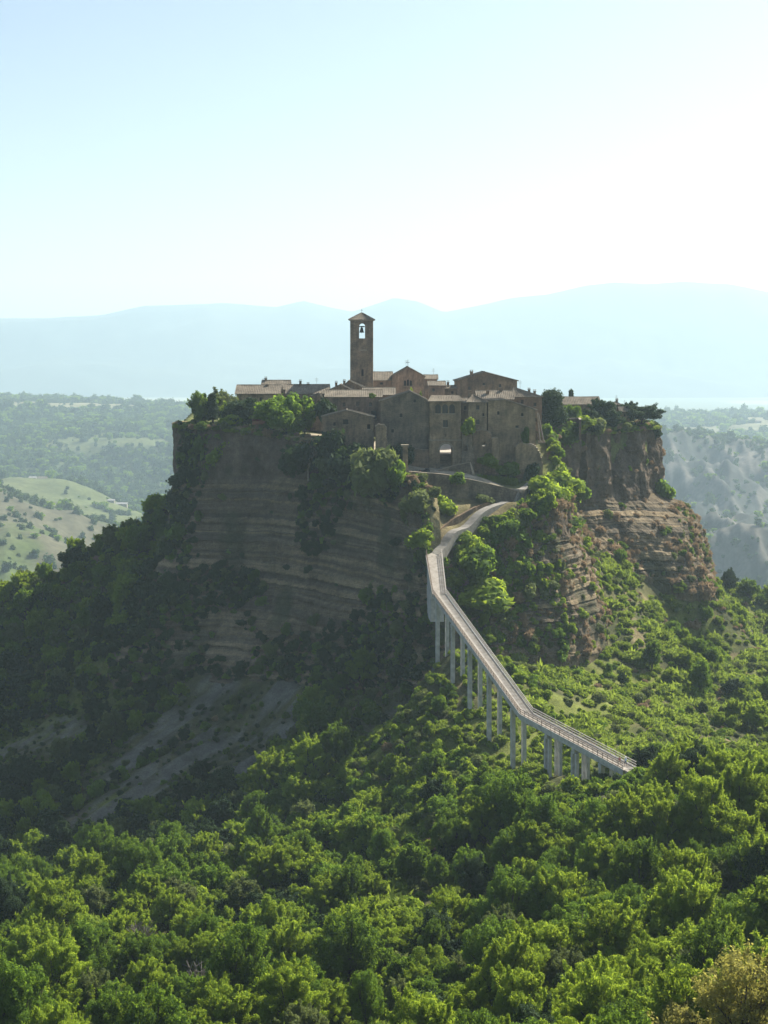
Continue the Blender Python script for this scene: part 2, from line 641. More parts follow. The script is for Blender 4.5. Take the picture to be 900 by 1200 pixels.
toe = RIM[3][::9]
outer = [tuple(p) for p in toe]
outer += pts(
    # ridge under the footbridge
    (519, 769, 384), (540, 800, 370), (563, 838, 356), (588, 877, 341), (615, 905, 326), (650, 912, 314), (685, 930, 303),
    (742, 908, 288), (815, 940, 268), (790, 972, 250), (640, 1000, 262), (560, 935, 310), (530, 870, 348),
    # right flank
    (705, 672, 462), (760, 722, 466), (800, 748, 490), (880, 755, 515), (850, 815, 425), (650, 792, 396), (700, 835, 372),
    (780, 885, 350), (880, 930, 330), (960, 800, 480), (860, 720, 560), (960, 780, 560), (722, 762, 430),
    # near right, rising towards the viewer
    (900, 1050, 230), (800, 1080, 220), (700, 1130, 210), (620, 1080, 245), (900, 1240, 130), (760, 1290, 150), (1000, 1120, 190),
    # near middle and left
    (450, 1250, 180), (250, 1260, 185), (0, 1260, 190), (450, 1090, 250), (330, 1040, 290), (150, 1060, 290), (0, 1130, 255), (-120, 1100, 290),
    (450, 950, 335), (380, 960, 345), (300, 1000, 320), (440, 870, 375), (400, 900, 365), (480, 840, 388),
    # shaded clay slope and valley on the left
    (300, 855, 415), (200, 880, 410), (240, 930, 385), (150, 920, 400), (80, 985, 378), (0, 900, 418), (-100, 960, 400), (180, 1000, 355),
    (120, 840, 438), (40, 830, 452),
    # left shoulder
    (0, 708, 512), (60, 690, 508), (110, 657, 508), (160, 624, 507), (190, 600, 507), (60, 770, 478), (0, 790, 475), (-120, 800, 500), (-60, 740, 510),
    (216, 628, 475), (200, 690, 465), (168, 740, 456), (175, 660, 487), (150, 700, 478),
    # behind the left shoulder, falling away
    (0, 850, 580), (100, 760, 590), (-200, 860, 600), (160, 700, 570), (50, 800, 680), (-300, 900, 520),
)
outer += [(-190, 420, -130), (-200, 560, -140), (-190, 300, -118), (-180, 200, -100), (190, 420, -112), (200, 520, -125), (200, 300, -98), (190, 200, -80),
          (0, 0, -2.0), (0, -60, -2), (-80, -60, -2), (80, -60, -2), (-60, 0, -4), (60, 0, -4), (0, 40, -26), (0, 80, -52), (-60, 60, -42), (60, 60, -34),
          (-150, 60, -50), (150, 60, -40), (0, 130, -72), (-70, 130, -76), (80, 120, -58), (-160, 130, -85), (160, 130, -65), (0, 10, -4),
          (-180, 680, -150), (180, 680, -140), (0, 720, -140), (120, 600, -118), (150, 560, -120), (-130, 640, -132), (100, 680, -135)]
for c_ in CL[4:]:
    for f_ in (0.7, 1.6):
        q_ = c_[3] + (c_[2] - c_[3]) * f_
        outer.append((q_[0], q_[1], c_[3][2] + 2.5 + 2 * f_))
outer_h = RBF(outer, 5.0)

upper = pts((210, 499, 490), (230, 500, 480), (300, 503, 472), (370, 515, 460), (420, 530, 448), (465, 555, 436), (485, 557, 434), (522, 550, 448),
            (560, 560, 440), (600, 572, 443), (600, 556, 452), (645, 514, 477), (635, 511, 474), (640, 507, 484), (660, 506, 488), (680, 503, 500), (720, 503, 512), (765, 499, 536), (765, 498, 580), (700, 498, 540))
upper += [(18, 459.5, -28.75), (20, 465, -28.7), (20.5, 480, -28.7), (22, 500, -28.5), (26, 515, -28.0), (18, 449, -32.4), (16, 449, -32.4), (20, 449, -32.4), (-5, 500, -24), (-10, 520, -22.5), (5, 535, -23), (-40, 500, -20.5), (-55, 520, -20.5), (40, 510, -25),
          (55, 530, -23.5), (0, 600, -22), (60, 620, -24), (-50, 600, -21), (10, 690, -22), (-70, 690, -22), (90, 690, -24), (-30, 470, -23), (0, 462, -29)]
upper_h = RBF(upper, 4.0)
lower = pts((485, 585, 417), (500, 582, 431), (550, 588, 433), (600, 594, 436), (560, 597, 428), (530, 612, 422), (508, 640, 412), (512, 655, 407), (560, 613, 423),
            (600, 590, 434), (612, 583, 440), (640, 592, 430), (660, 580, 445), (655, 562, 466), (560, 640, 418), (540, 632, 416), (600, 618, 424), (640, 572, 450), (630, 560, 462))
lower_h = RBF(lower, 3.0)
WALL_A, WALL_B = W(478, 556, 435.5), W(616, 580, 439)          # line of the retaining wall of the upper road


def ground(x, y):
    x = np.asarray(x, float); y = np.asarray(y, float)
    h = outer_h(x, y)
    n1 = fbm(x / 22, y / 22, 3.1, 4) * 2.6 + fbm(x / 5, y / 5, 8.2, 3) * 0.55
    # runnels down the bare clay slope on the left
    gul = ridged((x * 0.66 - y * 0.75) / 6.0, (x * 0.75 + y * 0.66) / 60.0, 2.0, 3)
    clay = clay_mask(x, y)
    h = h + n1 * (1 - 0.5 * clay) + (gul - 0.2) * 1.5 * clay
    h = np.where((y > 0) & (y < 112), np.minimum(h, -2.4 - 0.53 * np.clip(y, 0, 104)), h)
    ins = in_poly(x, y, PLAN)
    u = upper_h(x, y) + fbm(x / 8, y / 8, 5.0, 3) * 0.25
    l = lower_h(x, y) + fbm(x / 6, y / 6, 5.0, 3) * 0.25
    yl = WALL_A.y + (x - WALL_A.x) / (WALL_B.x - WALL_A.x) * (WALL_B.y - WALL_A.y)
    yl = np.where(x > WALL_B.x, yl + (x - WALL_B.x) * 1.6, yl)
    yl = np.where(x < WALL_A.x - 0.5, yl - (WALL_A.x - 0.5 - x) * 4, yl)
    p = np.where(y > yl, u, l)
    return np.where(ins, p, h)


def clay_mask(x, y):
    """1 on the open grey clay below the big shaded face: three landslip scars"""
    m = np.zeros(np.shape(x))
    for (p, q, wd) in CLAY:
        dx, dy = q[0] - p[0], q[1] - p[1]
        t = np.clip(((x - p[0]) * dx + (y - p[1]) * dy) / (dx * dx + dy * dy), 0, 1)
        d = np.hypot(x - p[0] - t * dx, y - p[1] - t * dy)
        m = np.maximum(m, 1 - sstep(wd * .6, wd * 1.15, d))
    return m


CLAY = [(W(315, 800, 421), W(110, 950, 384), 10.5), (W(250, 800, 432), W(120, 905, 408), 8.0), (W(60, 850, 432), W(-30, 900, 420), 11.0), (W(495, 815, 396), W(420, 880, 385), 8.0), (W(350, 815, 416), W(270, 905, 395), 7.0)]
GX = np.arange(-230, 231, 1.25)
GY = np.arange(-70, 720, 1.25)
XX, YY = np.meshgrid(GX, GY)
ZZ = ground(XX, YY)


def gz(x, y):
    """height of the built ground sheet"""
    fx = (np.asarray(x, float) - GX[0]) / 1.25
    fy = (np.asarray(y, float) - GY[0]) / 1.25
    ix = np.clip(np.floor(fx).astype(int), 0, len(GX) - 2); iy = np.clip(np.floor(fy).astype(int), 0, len(GY) - 2)
    tx, ty = fx - ix, fy - iy
    return (ZZ[iy, ix] * (1 - tx) * (1 - ty) + ZZ[iy, ix + 1] * tx * (1 - ty) + ZZ[iy + 1, ix] * (1 - tx) * ty + ZZ[iy + 1, ix + 1] * tx * ty)


def lerp3(a, b, t):
    return np.asarray(a) * (1 - t[..., None]) + np.asarray(b) * t[..., None]


# ground colours: leaf litter and grass, dry grass, bare grey clay
n_a = fbm(XX / 14, YY / 14, 1.0, 4) * 0.5 + 0.5
n_b = fbm(XX / 4, YY / 4, 7.0, 4) * 0.5 + 0.5
tint = lerp3((0.055, 0.060, 0.026), (0.11, 0.105, 0.045), sstep(0.35, 0.7, n_b))
tint = lerp3(tint, (0.15, 0.17, 0.04), sstep(0.50, 0.66, n_a) * 0.85)
tint = lerp3(tint, (0.26, 0.20, 0.11), sstep(0.66, 0.78, fbm(XX / 9 + 40, YY / 9, 2.0, 4) * 0.5 + 0.5) * 0.6)
streak = fbm((XX * 0.66 - YY * 0.75) / 3.0, (XX * 0.75 + YY * 0.66) / 13.0, 3.0, 5, .75) * 0.5 + 0.5
cm = clay_mask(XX, YY)
claycol = lerp3((0.085, 0.082, 0.066), (0.19, 0.18, 0.15), n_b)
tint = lerp3(tint, claycol, cm * sstep(0.40, 0.58, streak))
ins_all = in_poly(XX, YY, PLAN)
vill = lerp3((0.30, 0.25, 0.17), (0.40, 0.35, 0.27), n_b)
garden = lerp3((0.09, 0.11, 0.03), (0.16, 0.16, 0.06), n_b)
tint = np.where(ins_all[..., None], lerp3(garden, vill, sstep(0.40, 0.55, n_a) * sstep(-40, -20, XX) * (1 - sstep(40, 50, XX))), tint)
spurtop = ins_all & (YY < 437) & (XX > 6)
tint = np.where(spurtop[..., None], lerp3((0.13, 0.12, 0.05), (0.23, 0.18, 0.10), n_b), tint)
piazza = ins_all & (XX > 5) & (XX < 40) & (YY > 455) & (YY < 530)
tint = np.where(piazza[..., None], lerp3((0.42, 0.38, 0.31), (0.52, 0.47, 0.39), n_b), tint)
me = grid_mesh('ground', np.stack([XX, YY, ZZ], -1), tint)
g_near = tag(link('ground', me, 'soil'), 'wooded ridge and valley slopes round the rock', None, kind='structure')

# ------------------------------------------------------------------ cliff faces (real beds, ledges and cracks)
lay_z = [-140.0]
lay_o, lay_c = [], []
lr = np.random.default_rng(11)
bedcols = [(0.20, 0.150, 0.090), (0.25, 0.19, 0.115), (0.155, 0.115, 0.072), (0.29, 0.215, 0.125), (0.18, 0.13, 0.078), (0.23, 0.165, 0.085), (0.125, 0.095, 0.062)]
while lay_z[-1] < 10:
    th = lr.choice([0.35, 0.55, 0.8, 1.2, 2.0], p=[.26, .28, .24, .14, .08])
    lay_z.append(lay_z[-1] + th)
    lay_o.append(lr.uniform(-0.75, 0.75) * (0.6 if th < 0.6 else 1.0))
    lay_c.append(np.array(bedcols[lr.integers(len(bedcols))]) * (1.10 + .34 * lay_o[-1]))  # recessed softer beds coloured darker, standing in for weak shade under the ledges
lay_z, lay_o, lay_c = np.array(lay_z), np.array(lay_o), np.array(lay_c)

NV = 270
nu = len(u_par)
arc = np.concatenate([[0], np.cumsum(np.linalg.norm(np.diff(RIM[2][:, :2], axis=0), axis=1))])
vs = np.linspace(0, 1, NV)
kn = np.array([0, 0.34, 0.68, 1.0])
P = np.zeros((NV, nu, 3))
for k in range(3):
    m_ = (vs >= kn[k]) & (vs <= kn[k + 1])
    t = ((vs[m_] - kn[k]) / (kn[k + 1] - kn[k]))[:, None, None]
    P[m_] = RIM[k][None] * (1 - t) + RIM[k + 1][None] * t
P[-1] += (0, 0, -3.0)
S = np.broadcast_to(arc[None], (NV, nu))
Zc = P[..., 2]
capw = 1 - sstep(0.30, 0.37, np.broadcast_to(vs[:, None], (NV, nu)) + fbm(S / 9, Zc / 30, 4.0, 3) * 0.05)
N2 = np.gradient(RIM[2][:, :2], axis=0)
N2 /= np.linalg.norm(N2, axis=1)[:, None] + 1e-9
for _ in range(10):
    N2[1:-1] = (N2[:-2] + 2 * N2[1:-1] + N2[2:]) / 4
N2 = np.stack([N2[:, 1], -N2[:, 0]], 1)
N2 /= np.linalg.norm(N2, axis=1)[:, None]
bz = Zc + fbm(S / 45, Zc / 60, 1.0, 2) * 2.0 + S * 0.012 + fbm(S / 7, Zc / 7, 6.0, 3) * 0.22
li = np.clip(np.searchsorted(lay_z, bz) - 1, 0, len(lay_o) - 1)
fr = (bz - lay_z[li]) / (lay_z[np.minimum(li + 1, len(lay_z) - 1)] - lay_z[li])
nxt = np.minimum(li + 1, len(lay_o) - 1)
bed = lay_o[li] * (1 - sstep(0.75, 1.0, fr)) + lay_o[nxt] * sstep(0.75, 1.0, fr)
buttress = fbm(S / 24, Zc / 70, 9.0, 3) * 3.4
crack = np.maximum(0, ridged(S / 7.5, Zc / 45, 3.0, 3)) ** 2
crack2 = sstep(0.80, 0.98, 1 - np.abs(vnoise(S / 13.0, Zc / 80, 12.0)))
rough = fbm(S / 3.0, Zc / 3.0, 2.0, 4) * (0.75 + .7 * sstep(14, 16, u_par)[None])
disp = 0.4 + buttress * (0.35 + 0.65 * sstep(0.0, 0.5, vs)[:, None]) + bed * (1 - capw) * np.where(u_par > 14.5, .75, 1.0)[None] * (0.75 + 0.5 * fbm(S / 11, Zc / 11, 5., 2)) \
    + capw * (1.5 * fbm(S / 6.0, Zc / 26, 15.0, 4) - crack * 1.8) - crack2 * 2.2 * (0.55 + capw * .6) + rough
# the concrete seat of the footbridge stays clear
keep = np.abs(u_par - 9.0)[None] + 0 * disp
disp = np.where(keep < 1.2, np.minimum(disp, 0.5) * 0.4 - 0.2, disp)
P[..., 0] += N2[None, :, 0] * disp
P[..., 1] += N2[None, :, 1] * disp
P[..., 2] += fbm(S / 5, Zc / 5, 31.0, 3) * 0.5 * sstep(0, 0.1, vs)[:, None]
# broken rim and a lip lying back onto the plateau
rimn = fbm(S[0] / 4.0, S[0] * 0 + 3, 1.0, 4) * 1.1
P[:19, :, 2] += (rimn[None] * (1 - vs[:19, None] / vs[18]))
lip1 = P[0].copy(); lip1[:, :2] -= OUTN * 2.0; lip1[:, 2] += 0.15
lip2 = P[0].copy(); lip2[:, :2] -= OUTN * 4.5; lip2[:, 2] -= 1.6
P = np.concatenate([lip2[None], lip1[None], P], 0)
capw = np.concatenate([np.ones((2, nu)), capw], 0)
S2 = np.broadcast_to(arc[None], (NV + 2, nu)); Z2 = P[..., 2]
li = np.concatenate([li[:1], li[:1], li], 0)
n1 = fbm(S2 / 8, Z2 / 8, 2.0, 4) * 0.5 + 0.5
n2 = fbm(S2 / 2.4, Z2 / 14, 6.0, 4) * 0.5 + 0.5
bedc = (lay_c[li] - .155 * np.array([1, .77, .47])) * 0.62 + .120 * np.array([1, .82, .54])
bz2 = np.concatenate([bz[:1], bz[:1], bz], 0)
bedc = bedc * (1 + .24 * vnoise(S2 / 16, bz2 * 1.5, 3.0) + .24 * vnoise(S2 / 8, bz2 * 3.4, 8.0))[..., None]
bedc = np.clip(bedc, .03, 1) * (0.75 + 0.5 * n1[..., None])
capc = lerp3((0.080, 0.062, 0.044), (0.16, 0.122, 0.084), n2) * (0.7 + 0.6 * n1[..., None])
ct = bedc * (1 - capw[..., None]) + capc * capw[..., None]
# dark moss and ivy film in seeps, dry turf on the rim
moss = sstep(0.58, 0.72, fbm(S2 / 10, Z2 / 18, 21.0, 4) * 0.5 + 0.5) * 0.75
ct = lerp3(ct, (0.050, 0.058, 0.030), moss)
rimt = np.zeros((NV + 2, nu)); rimt[:5] = 1
ct = lerp3(ct, (0.26, 0.22, 0.11), rimt * 0.8)
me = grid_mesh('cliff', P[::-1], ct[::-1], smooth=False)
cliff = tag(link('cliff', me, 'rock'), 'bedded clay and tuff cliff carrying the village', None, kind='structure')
CLP, CLcap = P, capw
CLN = np.broadcast_to(np.concatenate([N2, np.full((nu, 1), 0.15)], 1)[None], P.shape)

# ------------------------------------------------------------------ far land
far_pts = pts(
    (-300, 466, 2700), (0, 467, 2700), (100, 470, 2700), (220, 478, 2700), (-300, 478, 2300), (0, 479, 2300), (60, 478, 2280), (110, 487, 2250), (160, 486, 2250), (230, 489, 2250),
    (0, 545, 1800), (60, 540, 1800), (110, 548, 1830), (130, 535, 1850), (180, 555, 1800), (230, 580, 1750), (-200, 540, 1800),
    (20, 575, 1560), (50, 568, 1500), (90, 572, 1480), (130, 590, 1450), (150, 600, 1420), (190, 620, 1500), (60, 610, 1330), (110, 628, 1250),
    (0, 570, 1120), (40, 590, 1100), (80, 606, 1080), (120, 632, 1060), (-120, 540, 1130), (0, 606, 960), (50, 622, 950), (100, 650, 930), (-120, 590, 980),
    (0, 650, 850), (60, 668, 850), (0, 690, 800), (100, 720, 760), (-150, 660, 820), (180, 720, 800), (200, 700, 1000), (0, 780, 700), (-200, 800, 690), (150, 790, 690),
    (780, 486, 2700), (900, 486, 2700), (1200, 480, 2700), (780, 500, 2350), (850, 503, 2300), (920, 500, 2300), (780, 540, 1950), (850, 545, 1950), (920, 540, 1950), (1200, 540, 1950),
    (785, 528, 1500), (800, 550, 1480), (830, 562, 1450), (880, 560, 1450), (930, 556, 1450), (790, 600, 1350), (840, 600, 1330), (900, 610, 1320), (1100, 580, 1400),
    (800, 660, 1150), (850, 640, 1160), (900, 650, 1150), (860, 625, 1100), (900, 660, 980), (850, 700, 960), (900, 740, 880), (800, 780, 800), (1000, 660, 1000), (1200, 680, 1000), (900, 830, 700),
    (450, 640, 900), (450, 600, 1300), (450, 540, 1900), (450, 485, 2350), (450, 478, 2700), (600, 480, 2700), (620, 640, 1000), (300, 640, 1000), (450, 760, 740), (300, 600, 1400), (620, 600, 1400),
    (0, 492, 3600), (450, 492, 3600), (900, 492, 3600), (-400, 492, 3600), (1300, 492, 3600), (0, 470, 5200), (450, 470, 5200), (900, 470, 5200), (-500, 470, 5200), (1400, 470, 5200),
    (0, 462, 6400), (450, 462, 6400), (900, 462, 6400), (-500, 462, 6400), (1400, 462, 6400))
far_pts += [(x_, y_, -125.0) for y_ in (330, 430, 540) for x_ in (-260, -120, 0, 120, 260)]
far_h = RBF(far_pts, 40.0)
A = np.concatenate([np.linspace(-0.55, -0.29, 30), np.linspace(-0.285, -0.10, 150), np.linspace(-0.099, 0.16, 70), np.linspace(0.162, 0.285, 130), np.linspace(0.29, 0.55, 30)])
YF = np.concatenate([np.exp(np.linspace(math.log(330), math.log(2900), 430)), np.exp(np.linspace(math.log(2930), math.log(7000), 60))])
AF, YFg = np.meshgrid(A, YF)
XF = AF * YFg
pxF = CX + FPX * AF


def far_masks(x, y):
    px = CX + FPX * x / y
    bad = sstep(740, 790, px) * sstep(880, 960, y) * (1 - sstep(1480, 1620, y))      # bare badlands
    bad2 = (1 - sstep(150, 260, px)) * sstep(760, 830, y) * (1 - sstep(1080, 1160, y)) # ploughed clay spurs on the left
    return bad, bad2


def far_ground(x, y):
    h = far_h(x, y)
    bad, bad2 = far_masks(x, y)
    near = 1 - sstep(2700, 3300, y)
    h = h + near * (fbm(x / 130, y / 130, 4.0, 4) * 14 * (1 - 0.4 * bad2)) + fbm(x / 30, y / 30, 2.0, 3) * 2.0 * near
    gul = ridged(x / 62, y / 150, 7.0, 4)
    h = h + bad * (gul * 26 - 4 + ridged(x / 19, y / 44, 9.0, 3) * 7)
    h = h + bad2 * ridged(x / 55 + y / 200, y / 160, 3.0, 3) * 6.0
    lip = sstep(2150, 2250, y) * (1 - sstep(2800, 2900, y))
    h = h - lip * near * fbm(x / 130, y / 130, 4.0, 4) * 10
    return h


KF = 2.0                                     # the far country lies this much farther out than its sketch coordinates
ZF = far_ground(XF, YFg)
bad, bad2 = far_masks(XF, YFg)
na = fbm(XF / 160, YFg / 160, 1.0, 4) * 0.5 + 0.5
nb = fbm(XF / 40, YFg / 40, 5.0, 4) * 0.5 + 0.5
pxL = sstep(-50, 20, pxF) * (1 - sstep(175, 235, pxF))
meadow = np.clip(sstep(1200, 1290, YFg) * (1 - sstep(1480, 1600, YFg)) * (1 - sstep(150, 260, pxF)) * sstep(0.30, 0.42, nb)
                 + sstep(2230, 2290, YFg) * (1 - sstep(2480, 2640, YFg)) * sstep(0.36, 0.46, na)
                 + sstep(0.60, 0.66, na) * sstep(1560, 1700, YFg) * (1 - sstep(1900, 2050, YFg)) * 0.9
                 + bad2 * 0.9 + sstep(2700, 2900, YFg), 0, 1)
forest = np.clip(1 - meadow - bad * 0.93, 0, 1)
lush = lerp3((0.075, 0.095, 0.035), (0.125, 0.135, 0.055), nb)
straw = lerp3((0.15, 0.14, 0.08), (0.21, 0.19, 0.115), nb)
ft = lerp3((0.035, 0.050, 0.022), (0.065, 0.080, 0.032), nb)
mead = lerp3(lush, straw, sstep(2200, 2260, YFg) * (1 - sstep(2800, 3000, YFg)) * 0.8)
spur = lerp3(lerp3((0.055, 0.08, 0.026), (0.09, 0.115, 0.035), nb), (0.095, 0.088, 0.055), sstep(0.44, 0.52, fbm(XF / 70 + 9, YFg / 120, 8.0, 3) * 0.5 + 0.5))
mead = lerp3(mead, spur, bad2)
ft = lerp3(ft, mead, meadow)
ft = lerp3(ft, lerp3(lerp3((0.03, 0.036, 0.03), (0.065, 0.065, 0.055), nb), (0.12, 0.11, 0.09), sstep(.35, .6, ridged(XF / 26, YFg / 60, 17.0, 3))), bad * sstep(0.30, 0.5, na + 0.15))
plain = lerp3((0.10, 0.12, 0.07), (0.22, 0.21, 0.14), sstep(0.4, 0.6, fbm(XF / 320, YFg / 420, 3.0, 4) * 0.5 + 0.5))
ft = lerp3(ft, plain, sstep(2750, 2950, YFg))
me = grid_mesh('far_terrain', np.stack([XF, YFg, ZF], -1) * KF, ft)
tag(link('far_terrain', me, 'far_land'), 'hazy wooded hills, fields and bare clay badlands beyond the rock', None, kind='structure')

# mountains
crest = np.array([(-900, 392), (-600, 385), (-300, 378), (-120, 376), (0, 373), (60, 373), (120, 369), (170, 359), (205, 357), (262, 355), (325, 360), (355, 353), (385, 360), (412, 366), (462, 349),
                  (490, 354), (520, 366), (560, 358), (600, 349), (640, 345), (680, 336), (720, 331), (765, 333), (800, 330), (850, 333), (900, 343), (1000, 352), (1200, 350), (1500, 372), (1800, 385)], float)
am = np.linspace(-0.75, 0.75, 420)
vm = np.linspace(0, 1, 70)
AM, VM = np.meshgrid(am, vm)
YM = 5600 + VM * 2200
XM = AM * 7000 + (AM * 600) * (VM - 0.64)
cpy = np.interp(CX + FPX * AM, crest[:, 0], crest[:, 1])
zc = (HY - cpy) * 7000 / FPX
up = sstep(0, 0.64, VM) ** 0.9
prof = np.where(VM < 0.64, up, 1 - sstep(0.64, 1.0, VM) * 0.8)
fold = ridged(XM / 700, YM / 700, 3.0, 4) * 130 * np.sin(np.clip(VM / 0.64, 0, 1) * math.pi)
low = -165.0
ZM = low + (zc - low) * prof + (fold - 25 * sstep(0, .2, VM)) * (1 - sstep(0.36, 0.62, VM)) + fbm(XM / 160, YM / 160, 1.0, 3) * 5
mt = lerp3((0.012, 0.02, 0.014), (0.06, 0.07, 0.045), fbm(XM / 400, YM / 400, 2.0, 4) * 0.5 + 0.5)
me = grid_mesh('mountains', np.stack([XM, YM, ZM], -1) * KF, mt)
tag(link('mountains', me, 'mountain_land'), 'pale blue mountain range along the horizon', None, kind='structure')

# ------------------------------------------------------------------ roads, walls and the footbridge


def ribbon(poly, half, up, down, sub=1):
    """solid strip along a polyline: list of points, half widths"""
    P_ = [Vector(p) for p in poly]
    V, F = [], []
    n = len(P_)
    for i, p in enumerate(P_):
        d1 = (P_[i] - P_[max(i - 1, 0)]); d2 = (P_[min(i + 1, n - 1)] - P_[i])
        d1.z = d2.z = 0
        if d1.length < 1e-6: d1 = d2
        if d2.length < 1e-6: d2 = d1
        d1.normalize(); d2.normalize()
        t = (d1 + d2).normalized()
        s = Vector((-t.y, t.x, 0)) / max(0.5, t.dot(d1))
        h = half[i] if isinstance(half, (list, tuple)) else half
        l, r = p + s * h, p - s * h
        dn = down[i] if isinstance(down, (list, tuple)) else down
        V += [l + Vector((0, 0, up)), r + Vector((0, 0, up)), r - Vector((0, 0, dn)), l - Vector((0, 0, dn))]
    for i in range(n - 1):
        a, b = 4 * i, 4 * i + 4
        for k in range(4):
            F.append((a + k, a + (k + 1) % 4, b + (k + 1) % 4, b + k))
    F.append((0, 1, 2, 3)); F.append((4 * n - 1, 4 * n - 2, 4 * n - 3, 4 * n - 4))
    return V, F


def resample(poly, step):
    P_ = [Vector(p) for p in poly]
    o = [P_[0]]
    for a, b in zip(P_[:-1], P_[1:]):
        k = max(1, int((b - a).length / step))
        o += [a.lerp(b, (j + 1) / k) for j in range(k)]
    return o


def smooth_poly(poly, step, it=3):
    p = resample(poly, step)
    for _ in range(it):
        q = [p[0]] + [(p[i - 1] + p[i] * 2 + p[i + 1]) / 4 for i in range(1, len(p) - 1)] + [p[-1]]
        p = q
    return p


def strip(name, poly, half, mat, up=0.05, down=0.6, label=None):
    m_ = MB(); m_.add(*ribbon(poly, half, up, down))
    o = m_.build(name, mat)
    return tag(o, label, None, kind='structure')


hair = W(611, 584, 440)
b0, b1, b2, b3 = W(508.5, 650, 408), W(515, 697, 386), W(617, 838, 325), W(738, 902.5, 289.2)
ramp_line = smooth_poly([W(622, 577, 446), hair, W(560, 611, 424.5), W(524, 634, 414), b0], 1.5, 4)
def on_ground(line, half, lift):
    o = []
    for i, p in enumerate(line):
        t = (line[min(i + 1, len(line) - 1)] - line[max(i - 1, 0)]).normalized()
        n_ = Vector((-t.y, t.x, 0)) * half
        z = max(float(gz(q.x, q.y)) for q in (p, p + n_, p - n_))
        o.append(Vector((p.x, p.y, max(p.z, z + lift))))
    return o


ramp_line = on_ground(ramp_line, 1.8, .05)
strip('ramp_path', ramp_line, [1.35] * len(ramp_line), 'cobble', 0.12, 3.0, 'paved ramp from the footbridge up to the hairpin')
up_line = smooth_poly([W(521, 549, 449), W(505, 554, 441), W(512, 558, 438.3), W(560, 565, 440), W(600, 574, 442.5), W(622, 577, 446)], 1.5, 4)
strip('upper_road', up_line, 1.7, 'cobble', 0.10, 1.5, 'paved lane between the gate and the hairpin')
low_path = smooth_poly([b3, W(765, 913, 282), W(815, 934, 268), W(822, 948, 262), W(795, 968, 250), W(740, 1000, 236)], 2.0, 3)
low_path = [Vector((p.x, p.y, p.z * max(0, 1 - i / 3) + (float(gz(p.x, p.y)) + 0.25) * min(1, i / 3))) for i, p in enumerate(low_path)]
strip('lower_path', low_path, 1.1, 'deck_surface', 0.05, 1.2, 'pale path leaving the lower end of the footbridge')


def stone_wall(name, label, poly, tops, bots, thick, mat, cat='wall', cap=True):
    """wall following a plan polyline; tops and bots are heights per point"""
    P_ = [Vector(p) for p in poly]
    root = empty(name, (P_[0].x, P_[0].y, bots[0]))
    o = root.location
    Q = resample(P_, 2.0)
    # heights by arc length
    L = np.cumsum([0] + [(b - a).to_2d().length for a, b in zip(P_[:-1], P_[1:])])
    q = np.cumsum([0] + [(b - a).to_2d().length for a, b in zip(Q[:-1], Q[1:])])
    q = q * L[-1] / q[-1]
    t = np.interp(q, L, tops); b = np.interp(q, L, bots)
    t = t + fbm(q / 2.5, q * 0 + 4.4, 1.0, 3) * 0.12
    pl = [Vector((v.x - o.x, v.y - o.y, tt - o.z)) for v, tt in zip(Q, t)]
    m_ = MB(); m_.add(*ribbon(pl, thick / 2, 0, [float(a - c) for a, c in zip(t, b)]))
    m_.build('wall_body', mat, root)
    if cap:
        m_ = MB(); m_.add(*ribbon(pl, thick / 2 + 0.07, 0.14, -0.003)); m_.build('coping', 'trim_stone', root)
    return tag(root, label, cat)


stone_wall('retaining_wall', 'long stone retaining wall with pale coping holding up the lane below the gate',
           [W(479, 553, 434.6), W(520, 556, 434.6), W(560, 565, 435.6), W(590, 572, 436.6), W(613, 578, 438)],
           [W(479, 553, 434).z, W(520, 556, 434).z, W(560, 564, 435.5).z, W(590, 571, 436.5).z, W(613, 578, 438).z],
           [-41.5, -41.5, -42.5, -43, -43], 1.3, 'stone_grey')
stone_wall('ramp_parapet', 'rough brown parapet wall along the upper side of the ramp',
           [W(504, 636, 411.6), W(512, 626, 416), W(530, 613, 421), W(556, 598, 427), W(577, 587, 433)],
           [W(504, 634, 411.6).z, W(512, 622, 416).z, W(530, 608, 421).z, W(556, 594, 427).z, W(577, 586, 433).z],
           [-53.5, -51.5, -48.5, -46, -43], 0.8, 'stone_brown', cap=False)
stone_wall('wedge_wall', 'short sloping stone wall with pale top beside the gate steps',
           [W(508, 553, 443), W(530, 546, 443.5), W(551, 542, 444), W(555, 558, 443)],
           [W(508, 553, 443).z, W(530, 546, 443.5).z, W(551, 542, 444).z, W(556, 556, 443).z], [-37, -37, -37, -37], 0.7, 'stone_grey')
stone_wall('garden_wall', 'low stone garden wall between the dark tree and the cliff edge',
           [W(634, 494, 486), W(660, 491, 492), W(679, 489, 494), W(680, 500, 487)],
           [W(634, 494, 486).z, W(660, 491, 492).z, W(679, 490, 494).z, W(680, 492, 487).z], [-27, -27, -26, -26], 0.6, 'stone_brown')

